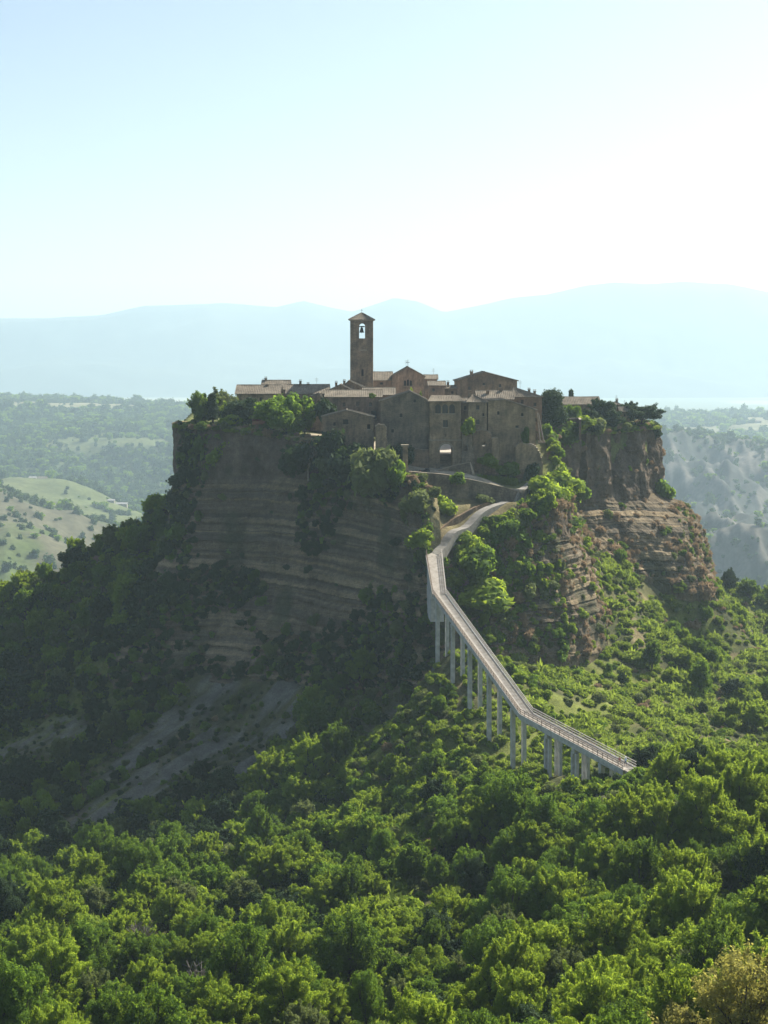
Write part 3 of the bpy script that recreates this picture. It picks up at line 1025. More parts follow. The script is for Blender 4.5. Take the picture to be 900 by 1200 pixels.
bridge = empty('footbridge', b3)
tag(bridge, 'long concrete footbridge on paired piers climbing to the village', 'bridge')
bo = Vector(b3)
bl = [b0 - bo, b1 - bo, b2 - bo, b3 - bo]
plat = smooth_poly([bl[0], bl[0].lerp(bl[1], 0.5), bl[1]], 4.0, 0)
mb = MB(); mb.add(*ribbon([bl[0] + Vector((0.2, 2.0, 0.3)), bl[0], bl[1]], [2.1, 2.25, 1.8], 0.16, 0.5)); mb.build('upper_landing', 'deck_surface', bridge)
mb = MB(); mb.add(*ribbon([bl[0] + Vector((0, 1.0, -0.4)), bl[0].lerp(bl[1], 0.30) + Vector((0, 0, -0.5)), bl[0].lerp(bl[1], 0.62) + Vector((0, 0, -0.5))], [1.9, 1.85, 1.7], 0.0, [14, 13, 10.5])); mb.build('abutment', 'concrete_pier', bridge)
deck_line = [bl[1], bl[2], bl[3]]
mb = MB(); mb.add(*ribbon(deck_line, 1.55, 0.14, 0.22)); mb.build('deck', 'deck_surface', bridge)
for s in (-1, 1):
    off = []
    for i, p in enumerate(deck_line):
        off.append(p)
    mb = MB()
    m2 = MB()
    V, F = ribbon(deck_line, 1.62, 0.30, 0.95)
    # keep only one side beam: shift a narrow strip sideways
    for i in range(len(deck_line)):
        l, r = V[4 * i], V[4 * i + 1]
        a = (l if s < 0 else r)
        d = ((r - l).normalized()) * (0.16 if s < 0 else -0.16)
        z0, z1 = Vector((0, 0, 0)), Vector((0, 0, -1.15))
        m2.V += [tuple(a + z0), tuple(a + d + z0), tuple(a + d + z1), tuple(a + z1)]
    for i in range(len(deck_line) - 1):
        a, b = 4 * i, 4 * i + 4
        for k in range(4):
            m2.F.append((a + k, a + (k + 1) % 4, b + (k + 1) % 4, b + k))
    m2.F += [(0, 1, 2, 3), (11, 10, 9, 8)]
    m2.build('edge_beam', 'concrete_pier', bridge)

post_me = MB().box(-0.045, 0.045, -0.045, 0.045, -0.25, 1.12).mesh('railing_post')
bal_me = MB().box(-0.022, 0.022, -0.022, 0.022, 0.05, 1.05).mesh('baluster')
rail_line = [bl[0], bl[1], bl[2], bl[3]]
for s, half in ((-1, 1.5), (1, 1.5)):
    V, _ = ribbon(rail_line, [2.05, 1.66, 1.46, 1.46], 0.30, 0.0)
    line = [V[4 * i + (0 if s < 0 else 1)] for i in range(4)]
    mat = 'rail_lit_look' if s < 0 else 'rail_metal'  # one railing coloured paler, standing in for the lit deck showing through it
    mb = MB()
    for h in (1.10, 0.62, 0.16):
        q = [p + Vector((0, 0, h)) for p in line]
        mb.add(*ribbon(q, 0.05, 0.05, 0.05))
    # slim balusters between the posts
    for a, b in zip(line[:-1], line[1:]):
        k = int((b - a).length / 0.42)
        for j in range(k):
            c = a.lerp(b, (j + 0.5) / k)
            mb.box(c.x - .02, c.x + .02, c.y - .02, c.y + .02, c.z, c.z + 1.1)
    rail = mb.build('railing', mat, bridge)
    pm = post_me.copy(); pm.name = 'railing_post'
    for a, b in zip(line[:-1], line[1:]):
        k = int((b - a).length / 1.75)
        for j in range(k):
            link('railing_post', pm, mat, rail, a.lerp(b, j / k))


def pier(p, t, ground_z, width, dbl):
    """two columns and a cross head under the deck; t = direction of the deck"""
    r = empty('pier', p)
    r.parent = bridge
    rz = math.atan2(t.y, t.x)
    r.rotation_euler = (0, 0, rz)
    MB().box(-0.5, 0.5, -1.75, 1.75, -1.75, -0.9).build('cross_head', 'concrete_pier', r)
    h = p.z + bo.z - ground_z + 1.5
    for sy in (-1, 1):
        for sx in ((-0.75, 0.75) if dbl else (0,)):
            mb_ = MB()
            w = 0.32 if dbl else 0.44
            mb_.box(sx - w, sx + w, sy * width - w, sy * width + w, -h, -1.7)
            mb_.build('column', 'concrete_pier', r)


for f, dbl in ((0.04, 0), (0.24, 0), (0.45, 0), (0.67, 0), (0.92, 0)):
    p = bl[1].lerp(bl[2], f); t = (bl[2] - bl[1]).normalized()
    pier(p, t, float(gz(p.x + bo.x, p.y + bo.y)), 1.25, dbl)
for f, dbl in ((0.28, 1), (0.55, 1), (0.80, 0)):
    p = bl[2].lerp(bl[3], f); t = (bl[3] - bl[2]).normalized()
    pier(p, t, float(gz(p.x + bo.x, p.y + bo.y)), 1.25, dbl)

# iron handrail of the lower path, seen through the leaves
hr = empty('path_handrail', low_path[6])
tag(hr, 'weathered handrail beside the pale path beyond the footbridge', 'handrail')
pl = [p - low_path[6] + Vector((1.3, 1.2, 0)) for p in low_path[4:14]]
mb = MB()
for h in (1.0, 0.55):
    mb.add(*ribbon([p + Vector((0, 0, h)) for p in pl], 0.05, 0.06, 0.06))
mb.build('rail', 'rail_metal', hr)
for p in pl:
    MB().box(-.05, .05, -.05, .05, -0.6, 1.05).build('post', 'rail_metal', hr, p)

# small utility box by the bend
ub = empty('utility_box', W(496.5, 656, 409.5))
tag(ub, 'small pale metal box beside the bend at the top of the footbridge', 'box')
MB().box(-.55, .55, -.35, .35, -1.2, 1.0).build('cabinet', 'grey_paint', ub)
MB().box(-.62, .62, -.42, .42, 1.0, 1.12).build('lid', 'grey_paint', ub)
MB().box(-.04, .04, -.40, -.35, 0.1, 0.35).build('handle', 'iron', ub)

# ------------------------------------------------------------------ the village


def arch(cx, z0, w, h, n=8):
    """arched opening outline, clockwise is irrelevant"""
    r = w / 2
    o = [(cx - r, z0), (cx + r, z0), (cx + r, z0 + h - r)]
    for i in range(1, n):
        t = math.pi * i / n
        o.append((cx + r * math.cos(t), z0 + h - r + r * math.sin(t)))
    o.append((cx - r, z0 + h - r))
    return o


def rect(cx, z0, w, h):
    return [(cx - w / 2, z0), (cx + w / 2, z0), (cx + w / 2, z0 + h), (cx - w / 2, z0 + h)]


def roof_slab(mb, quad, th=0.24, nx=8, ny=4, jit=0.05):
    """uneven tiled slope: quad = four corners (eave-left, eave-right, ridge-right, ridge-left)"""
    a, b, c, d = [Vector(q) for q in quad]
    base = len(mb.V)
    nrm = (b - a).cross(d - a).normalized()
    if nrm.z < 0: nrm = -nrm
    for lay in (0, 1):
        for j in range(ny + 1):
            for i in range(nx + 1):
                p = a.lerp(b, i / nx).lerp(d.lerp(c, i / nx), j / ny)
                if lay == 1:
                    p = p + nrm * (th + random.uniform(-jit, jit))
                mb.V.append(tuple(p))
    k = (nx + 1) * (ny + 1)
    for lay in (0, 1):
        for j in range(ny):
            for i in range(nx):
                q = base + lay * k + j * (nx + 1) + i
                mb.F.append((q, q + 1, q + nx + 2, q + nx + 1))
    ring = [i for i in range(nx)] + [nx + j * (nx + 1) for j in range(ny)] + [ny * (nx + 1) + nx - i for i in range(nx)] + [(ny - j) * (nx + 1) for j in range(ny)]
    for i in range(len(ring)):
        p, q = base + ring[i], base + ring[(i + 1) % len(ring)]
        mb.F.append((p, q, q + k, p + k))


def tiled(mb, x0, x1, y0, y1):
    pass


def rows_of_tiles(parent_mb, quad, th=0.24, pitch=0.55):
    """raised barrel-tile ribs running down the slope"""
    a, b, c, d = [Vector(q) for q in quad]
    n = max(2, int((b - a).length / pitch))
    nrm = (b - a).cross(d - a).normalized()
    if nrm.z < 0: nrm = -nrm
    for i in range(n + 1):
        p = a.lerp(b, i / n) + nrm * th; q = d.lerp(c, i / n) + nrm * th
        s = (b - a).normalized() * 0.10
        j = random.uniform(-0.02, 0.03)
        V = [p - s, p + nrm * (0.11 + j), p + s, q - s, q + nrm * (0.11 + j), q + s]
        parent_mb.add(V, [(0, 1, 4, 3), (1, 2, 5, 4), (0, 2, 1), (3, 4, 5)])


def window_parts(root, cx, z0, w, h, arched, ysurf, kind='glass', trim=True):
    wr = MB()
    wr.box(cx - w / 2 + 0.01, cx + w / 2 - 0.01, ysurf + 0.26, ysurf + 0.32, z0 + 0.01, z0 + h - 0.01)
    wn_ = wr.build('window', 'window_glass' if kind == 'glass' else ('shutter' if kind == 'shutter' else 'dark_opening'), root)
    if kind == 'glass' and w > 0.7:
        fb = MB()
        fb.box(cx - 0.04, cx + 0.04, ysurf + 0.22, ysurf + 0.257, z0 + 0.02, z0 + h - 0.02)
        fb.box(cx - w / 2 + 0.02, cx - 0.045, ysurf + 0.22, ysurf + 0.257, z0 + h * 0.55, z0 + h * 0.55 + 0.07)
        fb.box(cx + 0.045, cx + w / 2 - 0.02, ysurf + 0.22, ysurf + 0.257, z0 + h * 0.55, z0 + h * 0.55 + 0.07)
        fb.build('frame', 'shutter', wn_)
    if trim:
        MB().box(cx - w / 2 - 0.15, cx + w / 2 + 0.15, ysurf - 0.10, ysurf + 0.2, z0 - 0.16, z0 - 0.004).build('sill', 'trim_stone', wn_)


def chimney(roof, x, y, z0, z1, w=0.75, mat='stone_brown'):
    mb = MB().box(x - w / 2, x + w / 2, y - w / 2, y + w / 2, z0, z1)
    mb.box(x - w / 2 - .12, x + w / 2 + .12, y - w / 2 - .12, y + w / 2 + .12, z1 + .003, z1 + .16)
    mb.box(x - w / 2 + .1, x - w / 2 + .22, y - w / 2 + .1, y + w / 2 - .1, z1 + .16, z1 + .5)
    mb.box(x + w / 2 - .22, x + w / 2 - .1, y - w / 2 + .1, y + w / 2 - .1, z1 + .16, z1 + .5)
    mb.box(x - w / 2 - .08, x + w / 2 + .08, y - w / 2 - .08, y + w / 2 + .08, z1 + .503, z1 + .62)
    mb.build('chimney', mat, roof)


def house(name, label, x0, x1, eave, base, Y, depth, roof, mat, wins=(), chims=(), eave_r=None, cat='house', over=0.45, rz=0.0, door=None):
    """x0, x1, eave, base: photo columns and rows of the front at distance Y
    roof: ('front', apex column, apex row) gable to the viewer; ('side', ridge row); ('hip', apex column, apex row)"""
    eave_r = eave if eave_r is None else eave_r
    A_, B_ = W(x0, base, Y), W(x1, base, Y)
    root = empty(name, ((A_.x + B_.x) / 2, Y, A_.z), rz)
    hw = (B_.x - A_.x) / 2
    zl, zr = W(x0, eave, Y).z - A_.z, W(x1, eave_r, Y).z - A_.z
    ox = lambda px: W(px, base, Y).x - root.location.x
    oz = lambda py: W(x0, py, Y).z - A_.z
    if roof[0] == 'front':
        ax, az = ox(roof[1]), oz(roof[2])
        poly = [(-hw, 0), (hw, 0), (hw, zr), (ax, az), (-hw, zl)]
    else:
        poly = [(-hw, 0), (hw, 0), (hw, zr), (-hw, zl)]
    holes, specs = [], []
    for w_ in wins:
        px, py, ww, hh = w_[:4]
        ar = w_[4] if len(w_) > 4 else False
        kd = w_[5] if len(w_) > 5 else 'glass'
        cx, z0 = ox(px), oz(py) - hh / 2
        holes.append(arch(cx, z0, ww, hh) if ar else rect(cx, z0, ww, hh))
        specs.append((cx, z0, ww, hh, ar, kd))
    if door:
        px, ww, hh, z0 = door
        holes.append(arch(ox(px), z0, ww, hh)); specs.append((ox(px), z0, ww, hh, True, 'door'))
    mb = MB()
    mb.panel(poly, holes, 0, 0.42)
    mb.prism_y(poly, 0.422, depth)
    if roof[0] in ('side', 'shed'):
        zr2 = W(x0, roof[1], Y + depth / 2).z - A_.z
        for sx in (-1, 1):
            t = MB()
            mb.add([(sx * hw, 0.03, zl), (sx * hw, depth - 0.03, zl), (sx * hw, depth / 2, zr2), (sx * (hw - .4), 0.03, zl), (sx * (hw - .4), depth - 0.03, zl), (sx * (hw - .4), depth / 2, zr2)],
                   [(0, 1, 2), (3, 5, 4), (0, 3, 4, 1), (1, 4, 5, 2), (2, 5, 3, 0)])
    mb.build('wall', mat, root)
    for cx, z0, ww, hh, ar, kd in specs:
        if kd == 'door':
            MB().box(cx - ww / 2 + .01, cx + ww / 2 - .01, .25, .33, z0 + .01, z0 + hh - .01).build('door', 'shutter', root)
        else:
            window_parts(root, cx, z0, ww, hh, ar, 0, kd)
    mb = MB()
    th = 0.22
    if roof[0] == 'front':
        sl = (az - zl) / (ax + hw); sr = (az - zr) / (hw - ax)
        q1 = [(-hw - over, -over, zl - over * sl + .02), (-hw - over, depth + over, zl - over * sl + .02), (ax, depth + over, az + .02), (ax, -over, az + .02)]
        q2 = [(hw + over, -over, zr - over * sr + .02), (hw + over, depth + over, zr - over * sr + .02), (ax, depth + over, az + .02), (ax, -over, az + .02)]
        for q in (q1, q2):
            roof_slab(mb, q, th, 6, 6); rows_of_tiles(mb, q, th)
        mb.tube([(ax, -over, az + th + .08), (ax, depth + over, az + th + .08)], [.16, .16], 6)
    elif roof[0] == 'side':
        s1 = (zr2 - zl) / (depth / 2)
        q1 = [(-hw - over, -over, zl - over * s1 + .02), (hw + over, -over, zr - over * s1 + .02), (hw + over, depth / 2, zr2 + .02), (-hw - over, depth / 2, zr2 + .02)]
        q2 = [(-hw - over, depth + over, zl - over * s1 + .02), (hw + over, depth + over, zr - over * s1 + .02), (hw + over, depth / 2, zr2 + .02), (-hw - over, depth / 2, zr2 + .02)]
        for q in (q1, q2):
            roof_slab(mb, q, th, 10, 5); rows_of_tiles(mb, q, th)
        mb.tube([(-hw - over, depth / 2, zr2 + th + .06), (0, depth / 2, zr2 + th + random.uniform(-.06, .06)), (hw + over, depth / 2, zr2 + th + .06)], [.16] * 3, 6)
    elif roof[0] == 'hip':
        ax, az = ox(roof[1]), W(roof[1], roof[2], Y + depth / 2).z - A_.z
        ap = Vector((ax, depth / 2, az))
        c4 = [(-hw - over, -over, zl - .1), (hw + over, -over, zr - .1), (hw + over, depth + over, zr - .1), (-hw - over, depth + over, zl - .1)]
        for i in range(4):
            a, b = Vector(c4[i]), Vector(c4[(i + 1) % 4])
            t1, t2 = ap + (a - ap) * 0.02, ap + (b - ap) * 0.02
            roof_slab(mb, [a, b, t2, t1], th, 8, 4); rows_of_tiles(mb, [a, b, t2, t1], th)
    rf = mb.build('roof', 'roof_tile', root)
    if random.random() < .45:
        ax_, ay_ = random.uniform(-.5, .5) * hw, depth * .5
        az_ = max(v[2] for v in mb.V) - .5
        am_ = MB().tube([(ax_, ay_, az_), (ax_, ay_, az_ + 2.6)], [.035, .03], 5)
        for q_ in (1.5, 1.9, 2.3):
            am_.tube([(ax_ - .55, ay_, az_ + q_), (ax_ + .55, ay_, az_ + q_)], [.02, .02], 4)
        am_.build('aerial', 'iron', rf)
    for cpx, fy, top, *w in chims:
        y = depth * fy
        cz = W(cpx, top, Y + y).z - A_.z
        cxw = W(cpx, top, Y + y).x - root.location.x
        chimney(rf, cxw, y, cz - 3.2, cz - .62, *(w or (0.75,)))
    return tag(root, label, cat)


# bell tower
tw = empty('bell_tower', W(423.75, 470, 520))
k = 520 / FPX
hw, H = 13.4 * k, (470 - 376) * k
zb0, zb1 = (470 - 396.5) * k, (470 - 378.5) * k
mb = MB()
out_p = [(-hw, 0), (hw, 0), (hw, H), (-hw, H)]
op = arch(0.1, zb0, 7.2 * k, zb1 - zb0, 10)
slot = arch(0.3, (470 - 441) * k, 2.6 * k, 9 * k, 6)
t_ = 0.9
mb.panel(out_p, [op, slot], 0, t_)
mb.panel(out_p, [op], 2 * hw - t_, 2 * hw)
mb.box(-hw, -hw + t_, t_ + .003, 2 * hw - t_ - .003, 0, H)
mb.box(hw - t_, hw, t_ + .003, 2 * hw - t_ - .003, 0, H)
mb.box(-hw + t_, hw - t_, t_ + .003, 2 * hw - t_ - .003, zb0 - 1.2, zb0 - 0.6)
mb.build('shaft', 'stone_brown', tw)
MB().box(-hw - .14, hw + .14, -.14, 2 * hw + .14, H, H + .28).build('cornice', 'trim_stone', tw)
MB().box(-3.0 * k, 6.2 * k, -.06, .10, (470 - 411) * k, (470 - 409.6) * k).build('plaque', 'trim_stone', tw)
sl = MB().box(.3 - 1.25 * k, .3 + 1.25 * k, .5, .56, (470 - 440.5) * k, (470 - 433) * k).build('slot_window', 'dark_opening', tw)
mb = MB()
ap = Vector((0, hw, H + .28 + (376 - 367.5) * k * 1.0))
c4 = [(-hw - .6, -.6, H + .26), (hw + .6, -.6, H + .26), (hw + .6, 2 * hw + .6, H + .26), (-hw - .6, 2 * hw + .6, H + .26)]
for i in range(4):
    a, b = Vector(c4[i]), Vector(c4[(i + 1) % 4])
    q = [a, b, ap + (b - ap) * .02, ap + (a - ap) * .02]
    roof_slab(mb, q, .2, 8, 4); rows_of_tiles(mb, q, .2)
rf = mb.build('roof', 'roof_tile', tw)
mb = MB().box(-.05, .05, hw - .05, hw + .05, ap.z, ap.z + 1.5); mb.box(-.4, .4, hw - .04, hw + .04, ap.z + .9, ap.z + 1.0); mb.build('cross', 'iron', rf)
tag(tw, 'tall square brick bell tower with open arched belfry', 'bell tower')
bell = empty('church_bell', W(423.9, 386, 523.8))
tag(bell, 'dark bronze bell hanging in the arch of the bell tower', 'bell')
MB().lathe([(.85, -1.1), (.80, -.95), (.62, -.5), (.52, 0.1), (.44, .5), (.2, .72), (.05, .75)], seg=18).build('bell_body', 'bell_bronze', bell, smooth=True)
MB().box(-1.02, 1.02, -.12, .12, .76, 1.15).build('headstock', 'iron', bell)
MB().tube([(0, 0, .3), (0, 0, -1.3)], [.05, .1], 6).build('clapper', 'iron', bell)

# church
ch = house('church', 'pink gabled church with small arched triple window beside the bell tower', 459.5, 497, 441, 475, 532, 22, ('front', 478, 430.5), 'plaster_pink',
           wins=[(474.6, 449, .75, 1.9, True, 'dark'), (478, 448.5, .75, 2.2, True, 'dark'), (481.4, 449, .75, 1.9, True, 'dark')], cat='church')
o = ch.location
cr = MB().box(-.07, .07, -.2, -.06, 0, 2.3); cr.box(-.6, .6, -.19, -.07, 1.3, 1.45)
cr.build('gable_cross', 'iron', ch, (W(478, 430, 532).x - o.x, 0, W(478, 430.0, 532).z - o.z + .2))
house('church_aisle', 'long tiled church wing joining the bell tower to the pink gable', 436.5, 459.3, 446, 475, 533.0, 12, ('side', 436.5), 'plaster_pink', wins=[(447, 449.5, 1.0, .8, False, 'dark')], cat='church wing', over=.3)
house('sacristy', 'low lean-to wing on the far side of the pink church gable', 497.3, 512.5, 444.5, 475, 533.4, 9, ('side', 440), 'plaster_pink', cat='church wing', over=.3)

# houses along the front
house('house', 'tall windowless gabled stone house beside the gatehouse', 446, 502.6, 470.5, 545, 452, 15, ('front', 481, 459.5), 'stone_grey',
      wins=[(470, 487, .8, 1.1, False, 'dark'), (486, 470, .7, .9, False, 'dark'), (460, 505, .8, 1.0, False, 'dark')])
house('house', 'long reddish brick house with a low tiled roof below the bell tower', 382, 446.5, 465.5, 512, 466, 11, ('side', 458), 'brick_red',
      wins=[(403, 474, .9, 1.2, False, 'shutter'), (419, 473, .9, 1.3, False, 'shutter'), (434, 474, .9, 1.2), (438, 486, 1.6, 2.4, False, 'dark')], chims=[])
house('house', 'low weathered house with a crooked pale gable at the cliff edge', 377, 438, 489, 548, 447, 9, ('front', 406, 481.5), 'stone_brown',
      wins=[(405, 494.5, 1.5, 1.5, False, 'dark'), (432, 500, .9, 1.4, False, 'dark'), (392, 497, .7, 1.0, False, 'dark')], over=.2)
house('house', 'broad stone house with a roof sloping down to the garden side', 572, 627.5, 470, 560, 452, 13, ('front', 592, 469), 'stone_ochre',
      wins=[(584, 484, .7, 1.0, False, 'dark'), (606, 500, .9, .7, False, 'dark'), (612, 486, .7, .9, False, 'dark')], eave_r=480.5, over=.5)
house('house', 'slim corner house with a pointed tiled roof beside the gatehouse', 549, 570.5, 471.5, 522, 451, 8, ('hip', 555, 463), 'stone_ochre',
      wins=[(560, 477.5, .9, 1.2), (560, 494.5, .9, 1.4), (566.5, 486, .6, .8, False, 'dark')], chims=[(551, .4, 457.5)])
house('house', 'narrow dark infill house between gatehouse and corner house', 541.5, 548.7, 472.5, 530, 452.4, 6, ('side', 467.5), 'stone_brown', wins=[(545, 478, .7, 1.1, False, 'dark')], over=.1)
house('house', 'tiled house behind the broad stone house, seen by its roof', 560, 601, 468, 500, 466.5, 11, ('side', 458.5), 'stone_ochre', chims=[(571.5, .3, 456, .9), (587, .45, 455)])
house('house', 'brown stone house with two chimneys next to the dark tree', 601.5, 635, 465.5, 522, 472, 12, ('hip', 604, 454.5), 'brick_red',
      wins=[(612, 471, .8, 1.1), (627, 474, .8, 1.1), (629, 492, .8, 1.1, False, 'shutter')], chims=[(620, .3, 454.5), (626.5, .25, 456.5)])
house('house', 'large dark gabled house standing highest behind the corner house', 535, 606, 446.5, 492, 500, 16, ('front', 568, 436.5), 'stone_brown',
      wins=[(567, 450, .8, .8, False, 'dark'), (586, 452, .8, 1.0), (550, 455, .8, 1.1), (595, 459, .8, 1.1)], chims=[(552.5, .15, 433.5, 1.0)])
house('house', 'small pinkish house under the church wing', 503, 521, 452, 480, 496, 8, ('side', 447.5), 'plaster_pink', wins=[(508, 457, .7, 1.0)], chims=[(521, .5, 447.0), (525, .6, 446)])
house('house', 'little flat house in the gap beside the large dark gable', 520.5, 534.5, 455.5, 480, 499, 7, ('side', 452.5), 'stone_brown', wins=[(530, 460, .7, .9, False, 'dark')])
# roofs on the left of the tower
house('house', 'leftmost long tiled house above the clifftop garden', 277, 327, 461.5, 486, 500, 12, ('side', 452), 'stone_ochre', wins=[(290, 468, .9, 1.2), (306, 468, .9, 1.2), (318, 468, .8, 1.1)], chims=[(313, .45, 450)])
house('house', 'taller tiled house with a chimney rising behind the leftmost house', 307, 338, 456.5, 486, 515, 11, ('side', 446.5), 'stone_ochre', chims=[(311.5, .5, 441.5)])
house('house', 'long low tiled house with two small chimneys left of the tower', 336, 384, 461.5, 492, 502, 13, ('side', 451.5), 'stone_brown', wins=[(350, 466, .8, 1.1), (368, 466, .8, 1.1)], chims=[(352, .42, 445), (361, .5, 448)])
house('house', 'small house with a tilted roof behind the garden shrubs', 349, 378, 470, 505, 482, 9, ('front', 374, 461.5), 'stone_brown', wins=[(368, 472, .8, 1.0, False, 'dark')])
house('house', 'small gabled house tucked below the foot of the tower', 383, 414, 459, 486, 490, 12, ('front', 399, 451.5), 'stone_ochre', wins=[(399, 457, .6, .7, False, 'dark')], chims=[(394, .5, 446.5)])
house('house', 'stepped tiled roofs leaning against the foot of the tower', 401, 426, 454.5, 486, 503, 12, ('front', 409, 446.8), 'stone_brown', chims=[(403.5, .3, 444.5)])
house('house', 'low tiled house linking the brick house and the tall gabled house', 426, 462, 463, 490, 478, 12, ('side', 455), 'brick_red', wins=[(440, 467, .7, .9)])
# right end
house('house', 'low tiled house among trees near the far right cliff edge', 660, 703, 474, 506, 530, 11, ('side', 465.8), 'stone_brown', wins=[(672, 481, .9, 1.2), (685, 482, .9, 1.3, False, 'shutter'), (696, 481, .9, 1.2)], door=(690, 1.2, 2.2, 1.0))
house('house', 'tiny tiled hut half hidden by the rightmost trees', 726.5, 738, 482.5, 505, 528, 5, ('side', 477.5), 'stone_ochre', over=.25, wins=[(732, 487, .6, .8, False, 'dark')])
house('house', 'narrow stub tower with a chimney behind the rightmost trees', 718, 727, 474.5, 505, 540, 5, ('hip', 722.5, 471), 'stone_brown', over=.25, chims=[(722.8, .5, 466.5)])

# gatehouse
gh = empty('gatehouse', W(522, 552, 450))
k = 450 / FPX
X = lambda px: (px - 522) * k
Zp = lambda py: (552 - py) * k
hw = 19 * k
D = 9.0
mb = MB()
z1 = Zp(516)
lowp = [(X(503), 0), (X(541), 0), (X(541), z1), (X(503), z1)]
gate = arch(X(522.8), 0.0, 14.6 * k, Zp(520.2), 12)
# wall with the gate cut right to its foot
g = gate
lowp2 = [(X(503), 0), g[0]] + list(reversed(g[2:])) + [g[1], (X(541), 0), (X(541), z1), (X(503), z1)]
lowp2 = [(X(503), 0), g[0], g[-1]] + list(reversed(g[3:-1])) + [g[2], g[1], (X(541), 0), (X(541), z1), (X(503), z1)]
mb.prism_y(lowp2, 0, D)
z2 = Zp(470.5)
upp = [(X(503.4), z1 + .003), (X(540.6), z1 + .003), (X(540.6), z2), (X(503.4), z2)]
lw = []
for c in (513.4, 521.6, 529.8):
    lw.append(arch(X(c), Zp(484.5), 6.6 * k, (484.5 - 473.8) * k, 10))
mw = rect(X(522), Zp(500.5), 5.6 * k, 8.2 * k)
sw = rect(X(522), Zp(511.5), 2.0 * k, 4 * k)
mb.panel(upp, lw + [mw, sw], .15, 1.15)
mb.prism_y(upp, D - 1.1, D - .1)
mb.box(X(503.4), X(503.4) + .8, 1.153, D - 1.103, z1 + .003, z2); mb.box(X(540.6) - .8, X(540.6), 1.153, D - 1.103, z1 + .003, z2)
mb.box(X(503.4) + .803, X(540.6) - .803, 1.153, D - 1.103, Zp(487.5), Zp(486)); mb.box(X(503.4) + .803, X(540.6) - .803, 1.153, D - 1.103, Zp(472.4), Zp(471))
mb.build('wall', 'stone_ochre', gh)
MB().box(X(502.6), X(541.4), -.16, D, z1 - .14, z1 + .20).build('string_course', 'trim_stone', gh)
for c in (513.4, 521.6, 529.8):
    MB().box(X(c) - 3.9 * k, X(c) + 3.9 * k, .02, .149, Zp(484.5) - .22, Zp(484.5) - .004).build('window_sill', 'trim_stone', gh)
for c in (517.5, 525.7):
    MB().lathe([(.24, 0), (.24, .12), (.14, .2), (.13, 1.6), (.24, 1.75), (.24, 1.9)], X(c), .30, 10).build('colonnette', 'trim_stone', gh, (0, 0, Zp(484.4)))
for c in (513.4, 521.6, 529.8):
    lwn = MB().prism_y(arch(X(c), Zp(484.4), 6.5 * k, (484.4 - 473.9) * k, 10), .80, .86).build('window', 'window_glass', gh)
    MB().box(X(c) - .05, X(c) + .05, .74, .797, Zp(484.3), Zp(474.2)).build('frame', 'shutter', lwn)
wnd = MB().box(X(522) - 2.75 * k, X(522) + 2.75 * k, .55, .62, Zp(500.4), Zp(492.4)).build('window', 'window_glass', gh)
MB().box(-.05, .05, .49, .545, Zp(500.4), Zp(492.4)).build('frame', 'shutter', wnd)
MB().box(X(522) - 3.6 * k, X(522) + 3.6 * k, -.04, .149, Zp(500.5) - .25, Zp(500.5) - .004).build('sill', 'trim_stone', wnd)
# arch stones round the gate
r0 = 7.3 * k
cz = Zp(520.2) - r0
for i in range(13):
    t0, t1 = math.pi * i / 13 + .012, math.pi * (i + 1) / 13 - .012
    pr = [(X(522.8) + r * math.cos(t), cz + r * math.sin(t)) for r, t in ((r0 - .02, t0), (r0 + .55, t0), (r0 + .55, t1), (r0 - .02, t1))]
    MB().prism_y(pr, -.07, .2).build('arch_stone', 'trim_stone', gh)
st = MB()
for i in range(12):
    zt = Zp(551.5) + (i + 1) * (W(522, 532.2, 459).z - W(522, 551.5, 450).z) / 12
    st.box(X(522.8) - 7.2 * k, X(522.8) + 7.2 * k, .3 + i * .74, .3 + i * .74 + (.74 if i < 11 else .5) - .003, -1.0, zt)
st.build('steps', 'stone_grey', gh)
for sx, a, b in ((-1, 503.2, 507.2), (1, 536.8, 540.8)):
    MB().box(X(a), X(b), -.22, -.003, 0, z1 - .15).build('pilaster', 'stone_ochre', gh)
mb = MB()
rid = W(522, 464, 450 + D / 2).z - gh.location.z
e = z2 - .1
q1 = [(X(502), -.6, e), (X(542), -.6, e), (X(538), D / 2, rid), (X(507), D / 2, rid)]
q2 = [(X(502), D + .5, e), (X(542), D + .5, e), (X(538), D / 2, rid), (X(507), D / 2, rid)]
q3 = [(X(502), -.6, e), (X(502), D + .5, e), (X(507), D / 2 + .02, rid), (X(507), D / 2 - .02, rid)]
q4 = [(X(542), -.6, e), (X(542), D + .5, e), (X(538), D / 2 + .02, rid), (X(538), D / 2 - .02, rid)]
for q in (q1, q2, q3, q4):
    roof_slab(mb, q, .22, 8, 4); rows_of_tiles(mb, q, .22)
mb.build('roof', 'roof_tile', gh)
tag(gh, 'tall stone gatehouse with arched passage and three-arched loggia on top', 'gatehouse')


